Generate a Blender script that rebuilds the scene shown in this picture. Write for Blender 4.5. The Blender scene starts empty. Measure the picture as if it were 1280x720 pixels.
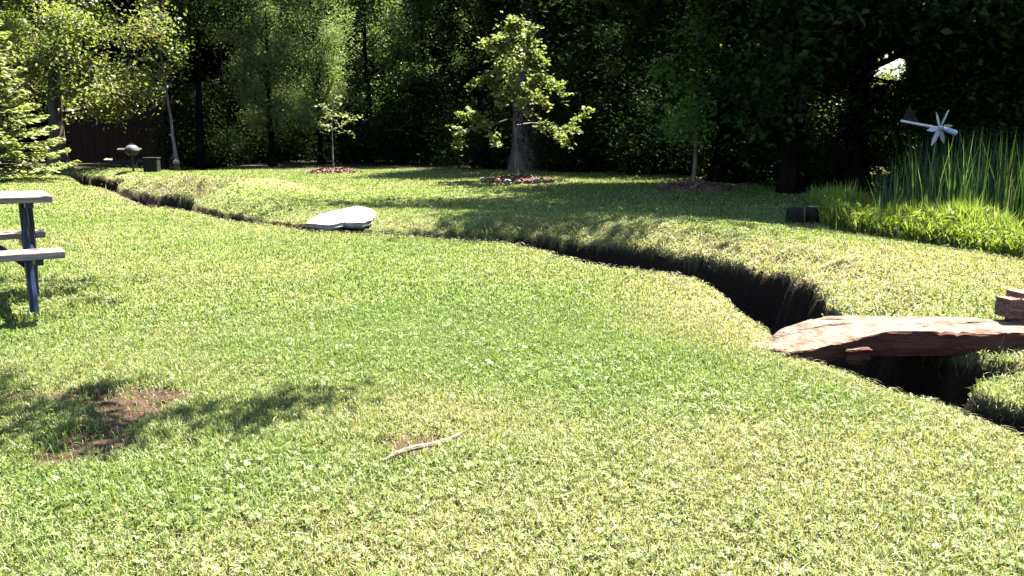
import bpy, bmesh, math
import numpy as np
from mathutils import Vector, Matrix

R = math.radians
scene = bpy.context.scene
col = scene.collection
rng = np.random.default_rng(7)

# ------------------------------------------------------------------ camera
CAM_H, FPX, PITCH = 1.25, 1150.0, math.atan(200 / 1150.0)
cam_d = bpy.data.cameras.new('camera')
cam_d.sensor_width = 36.0
cam_d.lens = 36.0 * FPX / 1280.0
cam_d.clip_start, cam_d.clip_end = 0.05, 2000
cam = bpy.data.objects.new('camera', cam_d)
col.objects.link(cam)
cam.location = (0, 0, CAM_H)
cam.rotation_euler = (math.pi / 2 - PITCH, 0, 0)
scene.camera = cam

def ray(px, py):
    u, v = (px - 640) / FPX, (360 - py) / FPX
    c, s = math.cos(PITCH), math.sin(PITCH)
    return np.array([u, c + v * s, v * c - s])

def flat(px, py, z=0.0):
    d = ray(px, py)
    t = (z - CAM_H) / d[2]
    return d[0] * t, d[1] * t

def at_depth(px, py, y):
    d = ray(px, py)
    t = y / d[1]
    return np.array([d[0] * t, y, CAM_H + d[2] * t])

# ------------------------------------------------------------------ sun / sky
SUN_EL = R(64)
SUN_AZ = math.atan2(0.66, 0.75)          # from +Y towards +X
SDIR = np.array([math.cos(SUN_EL) * math.sin(SUN_AZ), math.cos(SUN_EL) * math.cos(SUN_AZ), math.sin(SUN_EL)])
w = bpy.data.worlds.new('World')
scene.world = w
w.use_nodes = True
nt = w.node_tree
bg = nt.nodes['Background']
sky = nt.nodes.new('ShaderNodeTexSky')
sky.sky_type = 'NISHITA'
sky.sun_disc = False
sky.sun_elevation = SUN_EL
sky.sun_rotation = SUN_AZ
nt.links.new(sky.outputs[0], bg.inputs[0])
bg.inputs[1].default_value = 0.05
sd = bpy.data.lights.new('sun', 'SUN')
sd.energy = 5.0
sd.angle = R(0.53)
sd.color = (1.0, 0.95, 0.86)
so = bpy.data.objects.new('sun', sd)
col.objects.link(so)
so.rotation_euler = Vector((-SDIR[0], -SDIR[1], -SDIR[2])).to_track_quat('-Z', 'Y').to_euler()
so.location = (8, 10, 20)
vs = scene.view_settings
vs.view_transform = 'Standard'
vs.look = 'None'
vs.gamma = 1.0
vs.exposure = 2.5
vs.use_curve_mapping = False
scene.cycles.max_bounces = 5
scene.cycles.diffuse_bounces = 0
scene.cycles.transmission_bounces = 3
scene.cycles.transparent_max_bounces = 4

# ------------------------------------------------------------------ noise
def _hash(ix, iy, seed):
    n = (ix.astype(np.int64) * 374761393 + iy.astype(np.int64) * 668265263 + seed * 1442695041) & 0x7fffffff
    n = ((n ^ (n >> 13)) * 1274126177) & 0x7fffffff
    n = (n ^ (n >> 16)) & 0x7fffffff
    return n / float(0x7fffffff)

def vnoise(x, y, seed=0):
    ix, iy = np.floor(x), np.floor(y)
    fx, fy = x - ix, y - iy
    fx, fy = fx * fx * (3 - 2 * fx), fy * fy * (3 - 2 * fy)
    a, b = _hash(ix, iy, seed), _hash(ix + 1, iy, seed)
    c, d = _hash(ix, iy + 1, seed), _hash(ix + 1, iy + 1, seed)
    return (a * (1 - fx) + b * fx) * (1 - fy) + (c * (1 - fx) + d * fx) * fy

def fbm(x, y, seed=0, octv=4):
    s, a, t = 0, .5, 0
    for k in range(octv):
        s = s + a * vnoise(x * 2 ** k + 13.7 * k, y * 2 ** k - 7.1 * k, seed + k)
        t += a
        a *= .5
    return s / t

def sstep(a, b, x):
    t = np.clip((x - a) / (b - a), 0, 1)
    return t * t * (3 - 2 * t)

# ------------------------------------------------------------------ the ditch: near rim (pixel), width, depth, far shoulder height
RIM = [(-420, 205, .5, .3, .05), (-200, 212, .5, .4, .05), (20, 216, .4, .3, .1), (82, 219, .5, .4, .1), (103, 230, 1.0, .55, .12), (116, 231, .8, .5, .16),
       (136, 235, .18, .1, .2), (158, 246, .6, .3, .36), (182, 256, 1.25, .7, .36), (204, 258, 1.0, .6, .32), (222, 260, .24, .15, .2), (255, 266, .22, .12, .16),
       (288, 274, .40, .3, .14), (318, 277, .34, .25, .12), (345, 279, .25, .14, .1), (385, 286, .25, .16, .1), (470, 290, .25, .16, .12), (540, 294, .28, .18, .14),
       (600, 298, .42, .3, .14), (650, 303, .75, .5, .20), (700, 316, 1.0, .6, .22), (760, 330, 1.05, .6, .20), (820, 337, .98, .62, .17),
       (870, 346, .88, .62, .10), (905, 366, .74, .62, .08), (935, 390, .6, .6, .04), (965, 410, .62, .6, .0), (1010, 436, .62, .6, .0), (1060, 459, .72, .65, .0),
       (1110, 480, .85, .7, .0), (1160, 495, .80, .7, .0), (1205, 508, .56, .7, .0), (1245, 522, .36, .5, .02), (1285, 537, .36, .6, .03), (1400, 590, .6, .6, .03), (1700, 800, .6, .6, .03)]
# densify with Catmull-Rom
_p = np.array([list(flat(a, b)) + [c, d, e] for a, b, c, d, e in RIM])
_pts = []
for i in range(1, len(_p) - 2):
    p0, p1, p2, p3 = _p[i - 1], _p[i], _p[i + 1], _p[i + 2]
    for t in np.linspace(0, 1, 6, endpoint=False):
        _pts.append(.5 * (2 * p1 + (p2 - p0) * t + (2 * p0 - 5 * p1 + 4 * p2 - p3) * t * t + (3 * p1 - p0 - 3 * p2 + p3) * t ** 3))
DL = np.array(_pts)

def ditch_coords(x, y):
    """signed distance from the near rim (positive towards the far bank), width, depth, shoulder."""
    best = np.full(x.shape, 1e9)
    sgn = np.zeros(x.shape)
    idx = np.zeros(x.shape, int)
    tt = np.zeros(x.shape)
    for i in range(len(DL) - 1):
        ax, ay, bx, by = DL[i, 0], DL[i, 1], DL[i + 1, 0], DL[i + 1, 1]
        dx, dy = bx - ax, by - ay
        l2 = dx * dx + dy * dy + 1e-12
        t = np.clip(((x - ax) * dx + (y - ay) * dy) / l2, 0, 1)
        qx, qy = x - ax - t * dx, y - ay - t * dy
        d2 = qx * qx + qy * qy
        m = d2 < best
        best = np.where(m, d2, best)
        cr = dx * (y - ay) - dy * (x - ax)
        sgn = np.where(m, np.sign(cr), sgn)
        idx = np.where(m, i, idx)
        tt = np.where(m, t, tt)
    d = np.sqrt(best) * sgn
    j = np.minimum(idx + 1, len(DL) - 1)
    par = DL[idx, 2:] * (1 - tt)[..., None] + DL[j, 2:] * tt[..., None]
    return d, par[..., 0], par[..., 1], par[..., 2]

def ground_h(x, y, full=False):
    x, y = np.asarray(x, float), np.asarray(y, float)
    base = .05 * (fbm(x * .35, y * .35, 3, 3) - .5) * sstep(3, 7, np.hypot(x, y)) + .018 * (fbm(x * 2.2, y * 2.2, 9, 3) - .5)
    base = base - .22 * sstep(26.5, 29, y) * sstep(-9.2, -10.2, x) * sstep(-14.5, -13, x)
    d, wd, dp, sh = ditch_coords(x, y)
    jit = .16 * (fbm(x * 3.1, y * 3.1, 21, 3) - .5)
    dj = d + jit * .55
    wj = wd * (1 + .9 * jit) + .16 * (fbm(x * 5.5, y * 5.5, 27, 3) - .5) * np.minimum(1, wd / .6)
    lip = -.05 * np.exp(-np.clip(-dj, 0, None) / .16) * (dj < .0) - .05 * (dj >= 0)
    near = sstep(-.015, .12, dj)
    far = sstep(.78, 1.04, dj / np.maximum(wj, .05))
    cut = np.clip(near - far, 0, 1)
    cut = cut * (1 - .97 * np.clip(1.5 * ell(x, y, 1275, 488, .26, .40), 0, 1) * sstep(.02, .16, dj))
    shoulder_d = dj - wj
    slope = .0 * np.exp(-np.clip(shoulder_d, 0, None) / .3) * (dj > 0)
    bank = sh * sstep(-.08, .55, shoulder_d) * (1 - sstep(1.0, 3.0, shoulder_d)) * (dj > 0)
    lump = (.20 * (fbm(x * 1.7, y * 1.7, 33, 3) - .5) + .06 * (fbm(x * 6, y * 6, 35, 2) - .5)) * np.exp(-((shoulder_d - .3) / .5) ** 2)
    h = base + np.where(dj < .3 * wj, lip * (1 - near), 0) - dp * cut + (slope + bank + lump) * np.where(dj > 0, sstep(.3, 1, dj / np.maximum(wj, .05)), 0)
    if full:
        return h, dj, wj, cut, shoulder_d
    return h

def gz(x, y):
    return float(ground_h(np.array([x]), np.array([y]))[0])

def ground_at(px, py):
    z = 0.0
    for _ in range(6):
        x, y = flat(px, py, z)
        z = gz(x, y)
    return x, y, z

# bare soil, dryness and greenness of the turf (real differences of the turf itself)
def ell(x, y, px, py, rx, ry):
    cx, cy = flat(px, py)
    return np.exp(-(((x - cx) / rx) ** 2 + ((y - cy) / ry) ** 2))

def bare_mask(x, y):
    n = fbm(x * 4.5, y * 4.5, 51, 4)
    v = 1.2 * ell(x, y, 160, 515, .26, .38) + 1.05 * ell(x, y, 95, 565, .22, .22) + .8 * ell(x, y, 120, 492, .30, .14) + .6 * ell(x, y, 8, 494, .12, .1)
    v = v + 1.0 * ell(x, y, 520, 553, .21, .14) + .55 * ell(x, y, 425, 500, .1, .25) + .5 * ell(x, y, 620, 588, .12, .1) + .4 * ell(x, y, 320, 570, .12, .1)
    v = v + .35 * ell(x, y, 1250, 610, .3, .2)
    return sstep(.34, .66, v * (.05 + 1.7 * n))

def dry_mask(x, y, shoulder_d, dj):
    n = fbm(x * .9, y * .9, 71, 4)
    v = 1.05 * (n - .5) + .30
    v = v + .55 * ell(x, y, 880, 390, .7, 1.3) + .4 * ell(x, y, 1150, 560, 1.0, .8) + .35 * ell(x, y, 900, 690, 1.0, .6)
    v = v + .45 * ell(x, y, 560, 520, .6, .5) + .3 * ell(x, y, 480, 690, .8, .4) + .6 * ell(x, y, 1150, 345, 2.0, 1.6) + .35 * ell(x, y, 250, 245, 2.0, 1.5)
    v = v - .45 * ell(x, y, 720, 450, .8, .9) - .3 * ell(x, y, 1030, 500, .3, .25) - .35 * ell(x, y, 550, 390, 1.4, 2.0) - .25 * ell(x, y, 200, 620, .8, .4)
    v = v + .35 * np.exp(-((dj + .12) / .22) ** 2) + .25 * np.exp(-((shoulder_d - .15) / .4) ** 2)
    return np.clip(v, 0, 1)

# ------------------------------------------------------------------ mesh helpers
def np_mesh(name, V, polys, cols=None, smooth=False):
    """polys: list of int arrays (n,k)."""
    me = bpy.data.meshes.new(name)
    V = np.ascontiguousarray(V, np.float32)
    me.vertices.add(len(V))
    me.vertices.foreach_set('co', V.ravel())
    loops = np.concatenate([p.ravel() for p in polys]).astype(np.int32)
    starts, o = [], 0
    for p in polys:
        n, k = p.shape
        starts.append(o + np.arange(n) * k)
        o += n * k
    starts = np.concatenate(starts).astype(np.int32)
    me.loops.add(len(loops))
    me.loops.foreach_set('vertex_index', loops)
    me.polygons.add(len(starts))
    me.polygons.foreach_set('loop_start', starts)
    if cols is not None:
        a = me.color_attributes.new('tint', 'FLOAT_COLOR', 'POINT')
        c = np.ones((len(V), 4), np.float32)
        c[:, :3] = cols
        a.data.foreach_set('color', c.ravel())
    me.polygons.foreach_set('use_smooth', np.full(len(starts), smooth))
    me.update(calc_edges=True)
    me.validate()
    return me

def link(name, me, mat, parent=None, loc=None, rz=0.0):
    o = bpy.data.objects.new(name, me)
    col.objects.link(o)
    if mat is not None and me is not None:
        if not me.materials:
            me.materials.append(mat)
    if parent is not None:
        o.parent = parent
    if loc is not None:
        o.location = loc
    o.rotation_euler[2] = rz
    return o

def empty(name, loc, rz=0.0):
    o = bpy.data.objects.new(name, None)
    o.empty_display_size = .2
    col.objects.link(o)
    o.location = loc
    o.rotation_euler[2] = rz
    return o

def tag(o, label=None, cat=None, group=None, kind=None):
    if label: o['label'] = label
    if cat: o['category'] = cat
    if group: o['group'] = group
    if kind: o['kind'] = kind
    return o

def copy_tree(o, parent=None):
    c = o.copy()
    col.objects.link(c)
    if parent is not None:
        c.parent = parent
    for ch in list(o.children):
        copy_tree(ch, c)
    return c

class MB:
    """collects shapes into one bmesh"""
    def __init__(self):
        self.bm = bmesh.new()

    def box(self, c, s, rot=None, bev=0.0, seg=2):
        m = Matrix.Translation(Vector(c)) @ (rot.to_4x4() if rot is not None else Matrix.Identity(4)) @ Matrix.Diagonal((*s, 1))
        r = bmesh.ops.create_cube(self.bm, size=1, matrix=m)
        if bev:
            vs_ = set(r['verts'])
            es = [e for e in self.bm.edges if e.verts[0] in vs_ and e.verts[1] in vs_]
            bmesh.ops.bevel(self.bm, geom=es, offset=bev, segments=seg, affect='EDGES', profile=.6)
        return self

    def tube(self, pts, rad, n=8, cap=True):
        pts = [Vector(p) for p in pts]
        if not hasattr(rad, '__len__'):
            rad = [rad] * len(pts)
        rings = []
        up = Vector((0, 0, 1))
        for i, p in enumerate(pts):
            t = (pts[min(i + 1, len(pts) - 1)] - pts[max(i - 1, 0)]).normalized()
            a = t.cross(up if abs(t.z) < .95 else Vector((1, 0, 0))).normalized()
            b = t.cross(a).normalized()
            rings.append([self.bm.verts.new(p + rad[i] * (math.cos(2 * math.pi * k / n) * a + math.sin(2 * math.pi * k / n) * b)) for k in range(n)])
        for i in range(len(rings) - 1):
            for k in range(n):
                self.bm.faces.new((rings[i][k], rings[i][(k + 1) % n], rings[i + 1][(k + 1) % n], rings[i + 1][k]))
        if cap:
            self.bm.faces.new(rings[0][::-1])
            self.bm.faces.new(rings[-1])
        return self

    def lathe(self, prof, c=(0, 0, 0), n=24):
        c = Vector(c)
        rings = []
        for r, z in prof:
            if r < 1e-5:
                rings.append([self.bm.verts.new(c + Vector((0, 0, z)))])
            else:
                rings.append([self.bm.verts.new(c + Vector((r * math.cos(2 * math.pi * k / n), r * math.sin(2 * math.pi * k / n), z))) for k in range(n)])
        for a, b in zip(rings, rings[1:]):
            for k in range(n):
                k2 = (k + 1) % n
                if len(a) == 1 and len(b) == 1: continue
                if len(a) == 1: self.bm.faces.new((a[0], b[k2], b[k]))
                elif len(b) == 1: self.bm.faces.new((a[k], a[k2], b[0]))
                else: self.bm.faces.new((a[k], a[k2], b[k2], b[k]))
        return self

    def prism(self, outline, z0, z1):
        lo = [self.bm.verts.new((x, y, z0)) for x, y in outline]
        hi = [self.bm.verts.new((x, y, z1)) for x, y in outline]
        n = len(lo)
        for i in range(n):
            self.bm.faces.new((lo[i], lo[(i + 1) % n], hi[(i + 1) % n], hi[i]))
        self.bm.faces.new(lo[::-1])
        self.bm.faces.new(hi)
        return self

    def build(self, name, mat, parent=None, loc=None, rz=0.0, smooth=False):
        bmesh.ops.recalc_face_normals(self.bm, faces=self.bm.faces[:])
        me = bpy.data.meshes.new(name)
        self.bm.to_mesh(me)
        self.bm.free()
        if smooth:
            me.polygons.foreach_set('use_smooth', np.full(len(me.polygons), True))
            me.set_sharp_from_angle(angle=R(40))
        me.update()
        return link(name, me, mat, parent, loc, rz)

# ------------------------------------------------------------------ materials
def new_mat(name):
    m = bpy.data.materials.new(name)
    m.use_nodes = True
    n = m.node_tree
    for x in list(n.nodes):
        n.nodes.remove(x)
    return m, n, n.nodes.new('ShaderNodeOutputMaterial')

def leaf_mat(name, trans=.42, gloss=.05, rough=.45, boost=(1.25, 1.3, .7)):
    m, n, out = new_mat(name)
    at = n.nodes.new('ShaderNodeVertexColor'); at.layer_name = 'tint'
    oi = n.nodes.new('ShaderNodeObjectInfo')
    hsv = n.nodes.new('ShaderNodeHueSaturation')
    mr = n.nodes.new('ShaderNodeMapRange')
    mr.inputs['To Min'].default_value, mr.inputs['To Max'].default_value = .82, 1.18
    n.links.new(oi.outputs['Random'], mr.inputs['Value'])
    n.links.new(mr.outputs[0], hsv.inputs['Value'])
    n.links.new(at.outputs[0], hsv.inputs['Color'])
    df = n.nodes.new('ShaderNodeBsdfDiffuse')
    tr = n.nodes.new('ShaderNodeBsdfTranslucent')
    mul = n.nodes.new('ShaderNodeMix'); mul.data_type = 'RGBA'; mul.blend_type = 'MULTIPLY'
    mul.inputs['Factor'].default_value = 1
    mul.inputs['B'].default_value = (*boost, 1)
    n.links.new(hsv.outputs[0], df.inputs[0])
    n.links.new(hsv.outputs[0], mul.inputs['A'])
    n.links.new(mul.outputs['Result'], tr.inputs[0])
    mx = n.nodes.new('ShaderNodeMixShader'); mx.inputs[0].default_value = trans
    n.links.new(df.outputs[0], mx.inputs[1]); n.links.new(tr.outputs[0], mx.inputs[2])
    gl = n.nodes.new('ShaderNodeBsdfGlossy'); gl.inputs['Roughness'].default_value = rough
    mx2 = n.nodes.new('ShaderNodeMixShader'); mx2.inputs[0].default_value = gloss
    n.links.new(mx.outputs[0], mx2.inputs[1]); n.links.new(gl.outputs[0], mx2.inputs[2])
    n.links.new(mx2.outputs[0], out.inputs[0])
    return m

def noisy(name, c1, c2, scale=8, rough=.8, bump=.3, stretch=(1, 1, 1), detail=6, c3=None, spec=.3, metal=0.0, dist=.02):
    m, n, out = new_mat(name)
    tc = n.nodes.new('ShaderNodeTexCoord')
    mp = n.nodes.new('ShaderNodeMapping'); mp.inputs['Scale'].default_value = stretch
    n.links.new(tc.outputs['Object'], mp.inputs[0])
    nz = n.nodes.new('ShaderNodeTexNoise'); nz.inputs['Scale'].default_value = scale; nz.inputs['Detail'].default_value = detail
    n.links.new(mp.outputs[0], nz.inputs['Vector'])
    cr = n.nodes.new('ShaderNodeValToRGB')
    cr.color_ramp.elements[0].position, cr.color_ramp.elements[1].position = .33, .67
    cr.color_ramp.elements[0].color, cr.color_ramp.elements[1].color = (*c1, 1), (*c2, 1)
    if c3:
        e = cr.color_ramp.elements.new(.5); e.color = (*c3, 1)
    n.links.new(nz.outputs[0], cr.inputs[0])
    p = n.nodes.new('ShaderNodeBsdfPrincipled')
    p.inputs['Roughness'].default_value = rough
    p.inputs['Metallic'].default_value = metal
    p.inputs['Specular IOR Level'].default_value = spec
    n.links.new(cr.outputs[0], p.inputs['Base Color'])
    if bump:
        nz2 = n.nodes.new('ShaderNodeTexNoise'); nz2.inputs['Scale'].default_value = scale * 3; nz2.inputs['Detail'].default_value = 5
        n.links.new(mp.outputs[0], nz2.inputs['Vector'])
        bp = n.nodes.new('ShaderNodeBump'); bp.inputs['Strength'].default_value = bump; bp.inputs['Distance'].default_value = dist
        n.links.new(nz2.outputs[0], bp.inputs['Height'])
        n.links.new(bp.outputs[0], p.inputs['Normal'])
    n.links.new(p.outputs[0], out.inputs[0])
    return m

M = {}
M['grass'] = leaf_mat('grass', .42, .035, .5, (1.25, 1.2, .6))
M['leaf'] = leaf_mat('leaf', .48, .04)
M['leaf_young'] = leaf_mat('leaf_young', .5, .03, .45, (1.2, 1.2, .7))
M['leaf_dark'] = leaf_mat('leaf_dark', .25, .006, .5)
M['needle'] = leaf_mat('needle', .35, .03, .5)
M['bark'] = noisy('bark', (.03, .022, .016), (.10, .08, .06), 9, .95, .9, (1, 1, .25), c3=(.055, .042, .03))
M['bark_dark'] = noisy('bark_dark', (.005, .004, .003), (.018, .014, .011), 9, 1.0, .9, (1, 1, .25), spec=0.0)
M['bark_old'] = noisy('bark_old', (.07, .056, .044), (.20, .16, .125), 7, .95, .9, (1, 1, .25))
M['bark_light'] = noisy('bark_light', (.12, .08, .06), (.34, .27, .21), 6, .9, .7, (1, 1, .3), c3=(.22, .16, .12))
M['bark_pale'] = noisy('bark_pale', (.22, .19, .16), (.45, .41, .36), 10, .85, .4, (1, 1, .5))
M['blue_metal'] = noisy('blue_metal', (.004, .010, .034), (.008, .020, .062), 14, .4, .08, spec=.35)
M['plank'] = noisy('plank', (.22, .16, .115), (.44, .345, .265), 5, .75, .35, (.5, 7, 7), c3=(.34, .26, .195))
M['black_metal'] = noisy('black_metal', (.015, .014, .013), (.04, .032, .026), 12, .5, .15)
M['grey_metal'] = noisy('grey_metal', (.30, .30, .31), (.48, .48, .50), 9, .45, .1, metal=.4)
M['lid_metal'] = noisy('lid_metal', (.05, .05, .055), (.17, .17, .18), 11, .6, .2)
M['white_paint'] = noisy('white_paint', (.72, .73, .74), (.84, .84, .84), 7, .4, .06)
M['pale_blue'] = noisy('pale_blue', (.34, .46, .60), (.48, .60, .74), 9, .4, .08)
M['blade_grey'] = noisy('blade_grey', (.40, .44, .45), (.58, .62, .63), 9, .45, .08)
M['sandstone'] = noisy('sandstone', (.11, .066, .044), (.235, .172, .128), 9.0, .9, .8, (1, 1, 3), c3=(.195, .14, .10), dist=.03)
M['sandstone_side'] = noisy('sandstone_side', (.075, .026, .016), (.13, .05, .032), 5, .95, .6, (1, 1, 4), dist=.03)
M['rock_red'] = noisy('rock_red', (.24, .10, .065), (.50, .30, .22), 8, .9, .8, c3=(.36, .18, .12), dist=.03)
M['flagstone'] = noisy('flagstone', (.30, .27, .235), (.52, .48, .43), 5, .9, .8, c3=(.43, .395, .35))
M['mulch'] = noisy('mulch', (.17, .085, .06), (.50, .34, .265), 22, .95, 1.0, c3=(.30, .17, .12), dist=.04)
M['rust_red'] = noisy('rust_red', (.16, .055, .035), (.28, .10, .06), 14, .7, .3)
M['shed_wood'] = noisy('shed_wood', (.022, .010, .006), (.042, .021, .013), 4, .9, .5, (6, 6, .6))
M['roofing'] = noisy('roofing', (.015, .013, .012), (.03, .027, .025), 12, .95, .5)
M['dark_box'] = noisy('dark_box', (.008, .009, .007), (.018, .02, .015), 8, .8, .3)
M['log'] = noisy('log', (.012, .009, .007), (.035, .025, .02), 12, .9, .8, (1, 1, .3))
M['log_top'] = noisy('log_top', (.30, .25, .2), (.45, .39, .32), 18, .85, .4)
M['stick'] = noisy('stick', (.13, .10, .07), (.25, .21, .155), 14, .8, .4, (.5, 4, 4))
M['straw'] = leaf_mat('straw', .25, .05, .5, (1, 1, .9))

# lawn soil: thatch under the blades, brown soil in bare spots and in the ditch ('tint' holds what the soil is)
def soil_mat():
    m, n, out = new_mat('turf_soil')
    at = n.nodes.new('ShaderNodeVertexColor'); at.layer_name = 'tint'
    tc = n.nodes.new('ShaderNodeTexCoord')
    nz = n.nodes.new('ShaderNodeTexNoise'); nz.inputs['Scale'].default_value = 45; nz.inputs['Detail'].default_value = 6
    n.links.new(tc.outputs['Object'], nz.inputs['Vector'])
    mr = n.nodes.new('ShaderNodeMapRange')
    mr.inputs['From Min'].default_value, mr.inputs['From Max'].default_value = .3, .7
    mr.inputs['To Min'].default_value, mr.inputs['To Max'].default_value = .55, 1.4
    n.links.new(nz.outputs[0], mr.inputs['Value'])
    mul = n.nodes.new('ShaderNodeVectorMath'); mul.operation = 'SCALE'
    n.links.new(at.outputs[0], mul.inputs[0]); n.links.new(mr.outputs[0], mul.inputs['Scale'])
    p = n.nodes.new('ShaderNodeBsdfPrincipled')
    p.inputs['Roughness'].default_value = .95
    p.inputs['Specular IOR Level'].default_value = .15
    n.links.new(mul.outputs[0], p.inputs['Base Color'])
    bp = n.nodes.new('ShaderNodeBump'); bp.inputs['Strength'].default_value = .8; bp.inputs['Distance'].default_value = .03
    n.links.new(nz.outputs[0], bp.inputs['Height'])
    n.links.new(bp.outputs[0], p.inputs['Normal'])
    n.links.new(p.outputs[0], out.inputs[0])
    return m
M['soil'] = soil_mat()

# ------------------------------------------------------------------ the lawn: one sheet to the horizon
def build_lawn():
    fine = np.deg2rad(np.linspace(-44, 44, 660))
    rest = np.deg2rad(np.linspace(44, 316, 60))[1:-1]
    th = np.concatenate([fine, rest])
    r = [0.25]
    while r[-1] < 600:
        k = .0042 if 4.5 < r[-1] < 16 else (.0075 if 2.5 < r[-1] < 30 else .03)
        if r[-1] > 30: k = .05
        r.append(r[-1] * (1 + k))
    r = np.array(r)
    RR, TT = np.meshgrid(r, th, indexing='ij')
    X, Y = RR * np.sin(TT), RR * np.cos(TT) - 1.0
    m = np.hypot(X, Y) < 60
    Z = np.zeros_like(X)
    cut = np.zeros_like(X); shd = np.full_like(X, 9.0); dj = np.full_like(X, -9.0)
    h, d_, w_, c_, s_ = ground_h(X[m], Y[m], True)
    Z[m], cut[m], shd[m], dj[m] = h, c_, s_, d_
    bare = bare_mask(X, Y)
    rough = fbm(X * 9, Y * 9, 91, 4)
    Z = Z + bare * (.05 * (rough - .55) - .012) + np.where((cut > .05), .07 * (fbm(X * 7, Y * 7, 17, 3) - .5), 0)
    thatch = np.array([.115, .145, .04])
    soil = np.array([.072, .042, .029])
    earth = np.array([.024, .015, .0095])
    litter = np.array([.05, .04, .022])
    c = np.empty(X.shape + (3,))
    c[:] = thatch
    dr = dry_mask(X, Y, shd, dj)[..., None]
    dr = np.clip(dr + .45 * sstep(5, 2.5, Y)[..., None], 0, 1)
    c = c * (1 - dr * .7) + np.array([.21, .155, .085]) * dr * .7
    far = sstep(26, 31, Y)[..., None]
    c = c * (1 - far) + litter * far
    c = c * (1 - bare[..., None]) + soil * bare[..., None]
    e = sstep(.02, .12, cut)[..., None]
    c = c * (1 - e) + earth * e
    V = np.stack([X, Y, Z], -1).reshape(-1, 3)
    nr, nth = X.shape
    i, j = np.meshgrid(np.arange(nr - 1), np.arange(nth), indexing='ij')
    j2 = (j + 1) % nth
    q = np.stack([i * nth + j, (i + 1) * nth + j, (i + 1) * nth + j2, i * nth + j2], -1).reshape(-1, 4)
    q = q[:, ::-1]
    V = np.vstack([V, [[0, -1.0, float(V[:nth, 2].mean())]]])
    ci = len(V) - 1
    k = np.arange(nth)
    tri = np.stack([k, (k + 1) % nth, np.full(nth, ci)], -1)[:, ::-1]
    cc = np.vstack([c.reshape(-1, 3), [thatch]])
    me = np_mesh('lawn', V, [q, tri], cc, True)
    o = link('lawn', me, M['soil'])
    tag(o, 'mown lawn cut by a narrow winding ditch', 'lawn', kind='structure')
build_lawn()

# ------------------------------------------------------------------ grass blades
def blades(P, N_h, wdt, ht, lean, az, cols, tipcol=1.25):
    """bent blade = quad + triangle; P base points."""
    n = len(P)
    dx, dy = np.cos(az), np.sin(az)                     # lean direction
    sx, sy = -dy, dx                                     # blade width direction
    base_l = P + np.stack([-sx * wdt / 2, -sy * wdt / 2, np.zeros(n)], -1)
    base_r = P + np.stack([sx * wdt / 2, sy * wdt / 2, np.zeros(n)], -1)
    l1, z1 = np.sin(lean * .55) * ht * .55, np.cos(lean * .55) * ht * .55
    mid = P + np.stack([dx * l1, dy * l1, z1], -1)
    mid_l = mid + np.stack([-sx * wdt * .42, -sy * wdt * .42, np.zeros(n)], -1)
    mid_r = mid + np.stack([sx * wdt * .42, sy * wdt * .42, np.zeros(n)], -1)
    l2, z2 = np.sin(lean * 1.5) * ht * .5, np.cos(lean * 1.5) * ht * .5
    tip = mid + np.stack([dx * l2, dy * l2, z2], -1)
    V = np.stack([base_l, base_r, mid_r, mid_l, tip], 1).reshape(-1, 3)
    k = np.arange(n)[:, None] * 5
    q = k + np.array([[0, 1, 2, 3]])
    t = k + np.array([[3, 2, 4]])
    C = np.repeat(cols, 5, 0).reshape(n, 5, 3).copy()
    C[:, 4] *= tipcol
    return V, q, t, C.reshape(-1, 3)

def join(parts):
    V, Q, T, C, o = [], [], [], [], 0
    for v, q, t, c in parts:
        V.append(v); C.append(c)
        if q is not None: Q.append(q + o)
        if t is not None: T.append(t + o)
        o += len(v)
    polys = []
    if Q: polys.append(np.concatenate(Q))
    if T: polys.append(np.concatenate(T))
    return np.concatenate(V), polys, np.concatenate(C)

G_GREEN = np.array([.134, .202, .042])
G_BRIGHT = np.array([.192, .270, .074])
G_DARK = np.array([.070, .130, .024])
G_DRY = np.array([.34, .315, .155])
G_STRAW = np.array([.48, .45, .27])

def scatter(n, r0, r1, a0=-36, a1=36, power=1.0):
    u = rng.random(n)
    # density ~ 1/r^power  => pdf of r ~ r^(1-power)
    e = 2 - power
    if abs(e) < 1e-6:
        r = r0 * (r1 / r0) ** u
    else:
        r = (r0 ** e + u * (r1 ** e - r0 ** e)) ** (1 / e)
    a = R(a0) + rng.random(n) * R(a1 - a0)
    return r * np.sin(a), r * np.cos(a)

def turf_colors(x, y, shd, dj):
    n = len(x)
    dr = dry_mask(x, y, shd, dj)
    r = rng.random(n)
    c = np.where((r < .25)[:, None], G_DARK, np.where((r < .62)[:, None], G_GREEN, G_BRIGHT))
    r2 = rng.random(n)
    isdry = r2 < (.035 + dr * .60) * (1 - .55 * sstep(6, 12, y))
    dryc = np.where((rng.random(n) < .35)[:, None], G_STRAW, G_DRY)
    c = np.where(isdry[:, None], dryc, c)
    palef = rng.random(n) < .05 + .10 * sstep(5, 2.5, y)
    c[palef] = c[palef] * .5 + np.array([.24, .25, .13])
    isdry_far = sstep(7, 13, y)
    c = c * (1 + .12 * isdry_far[:, None])
    c = c * (1 - .25 * dr[:, None]) + np.array([.25, .245, .10]) * .25 * dr[:, None]
    return c * rng.uniform(.75, 1.25, (n, 1)), dr

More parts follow.
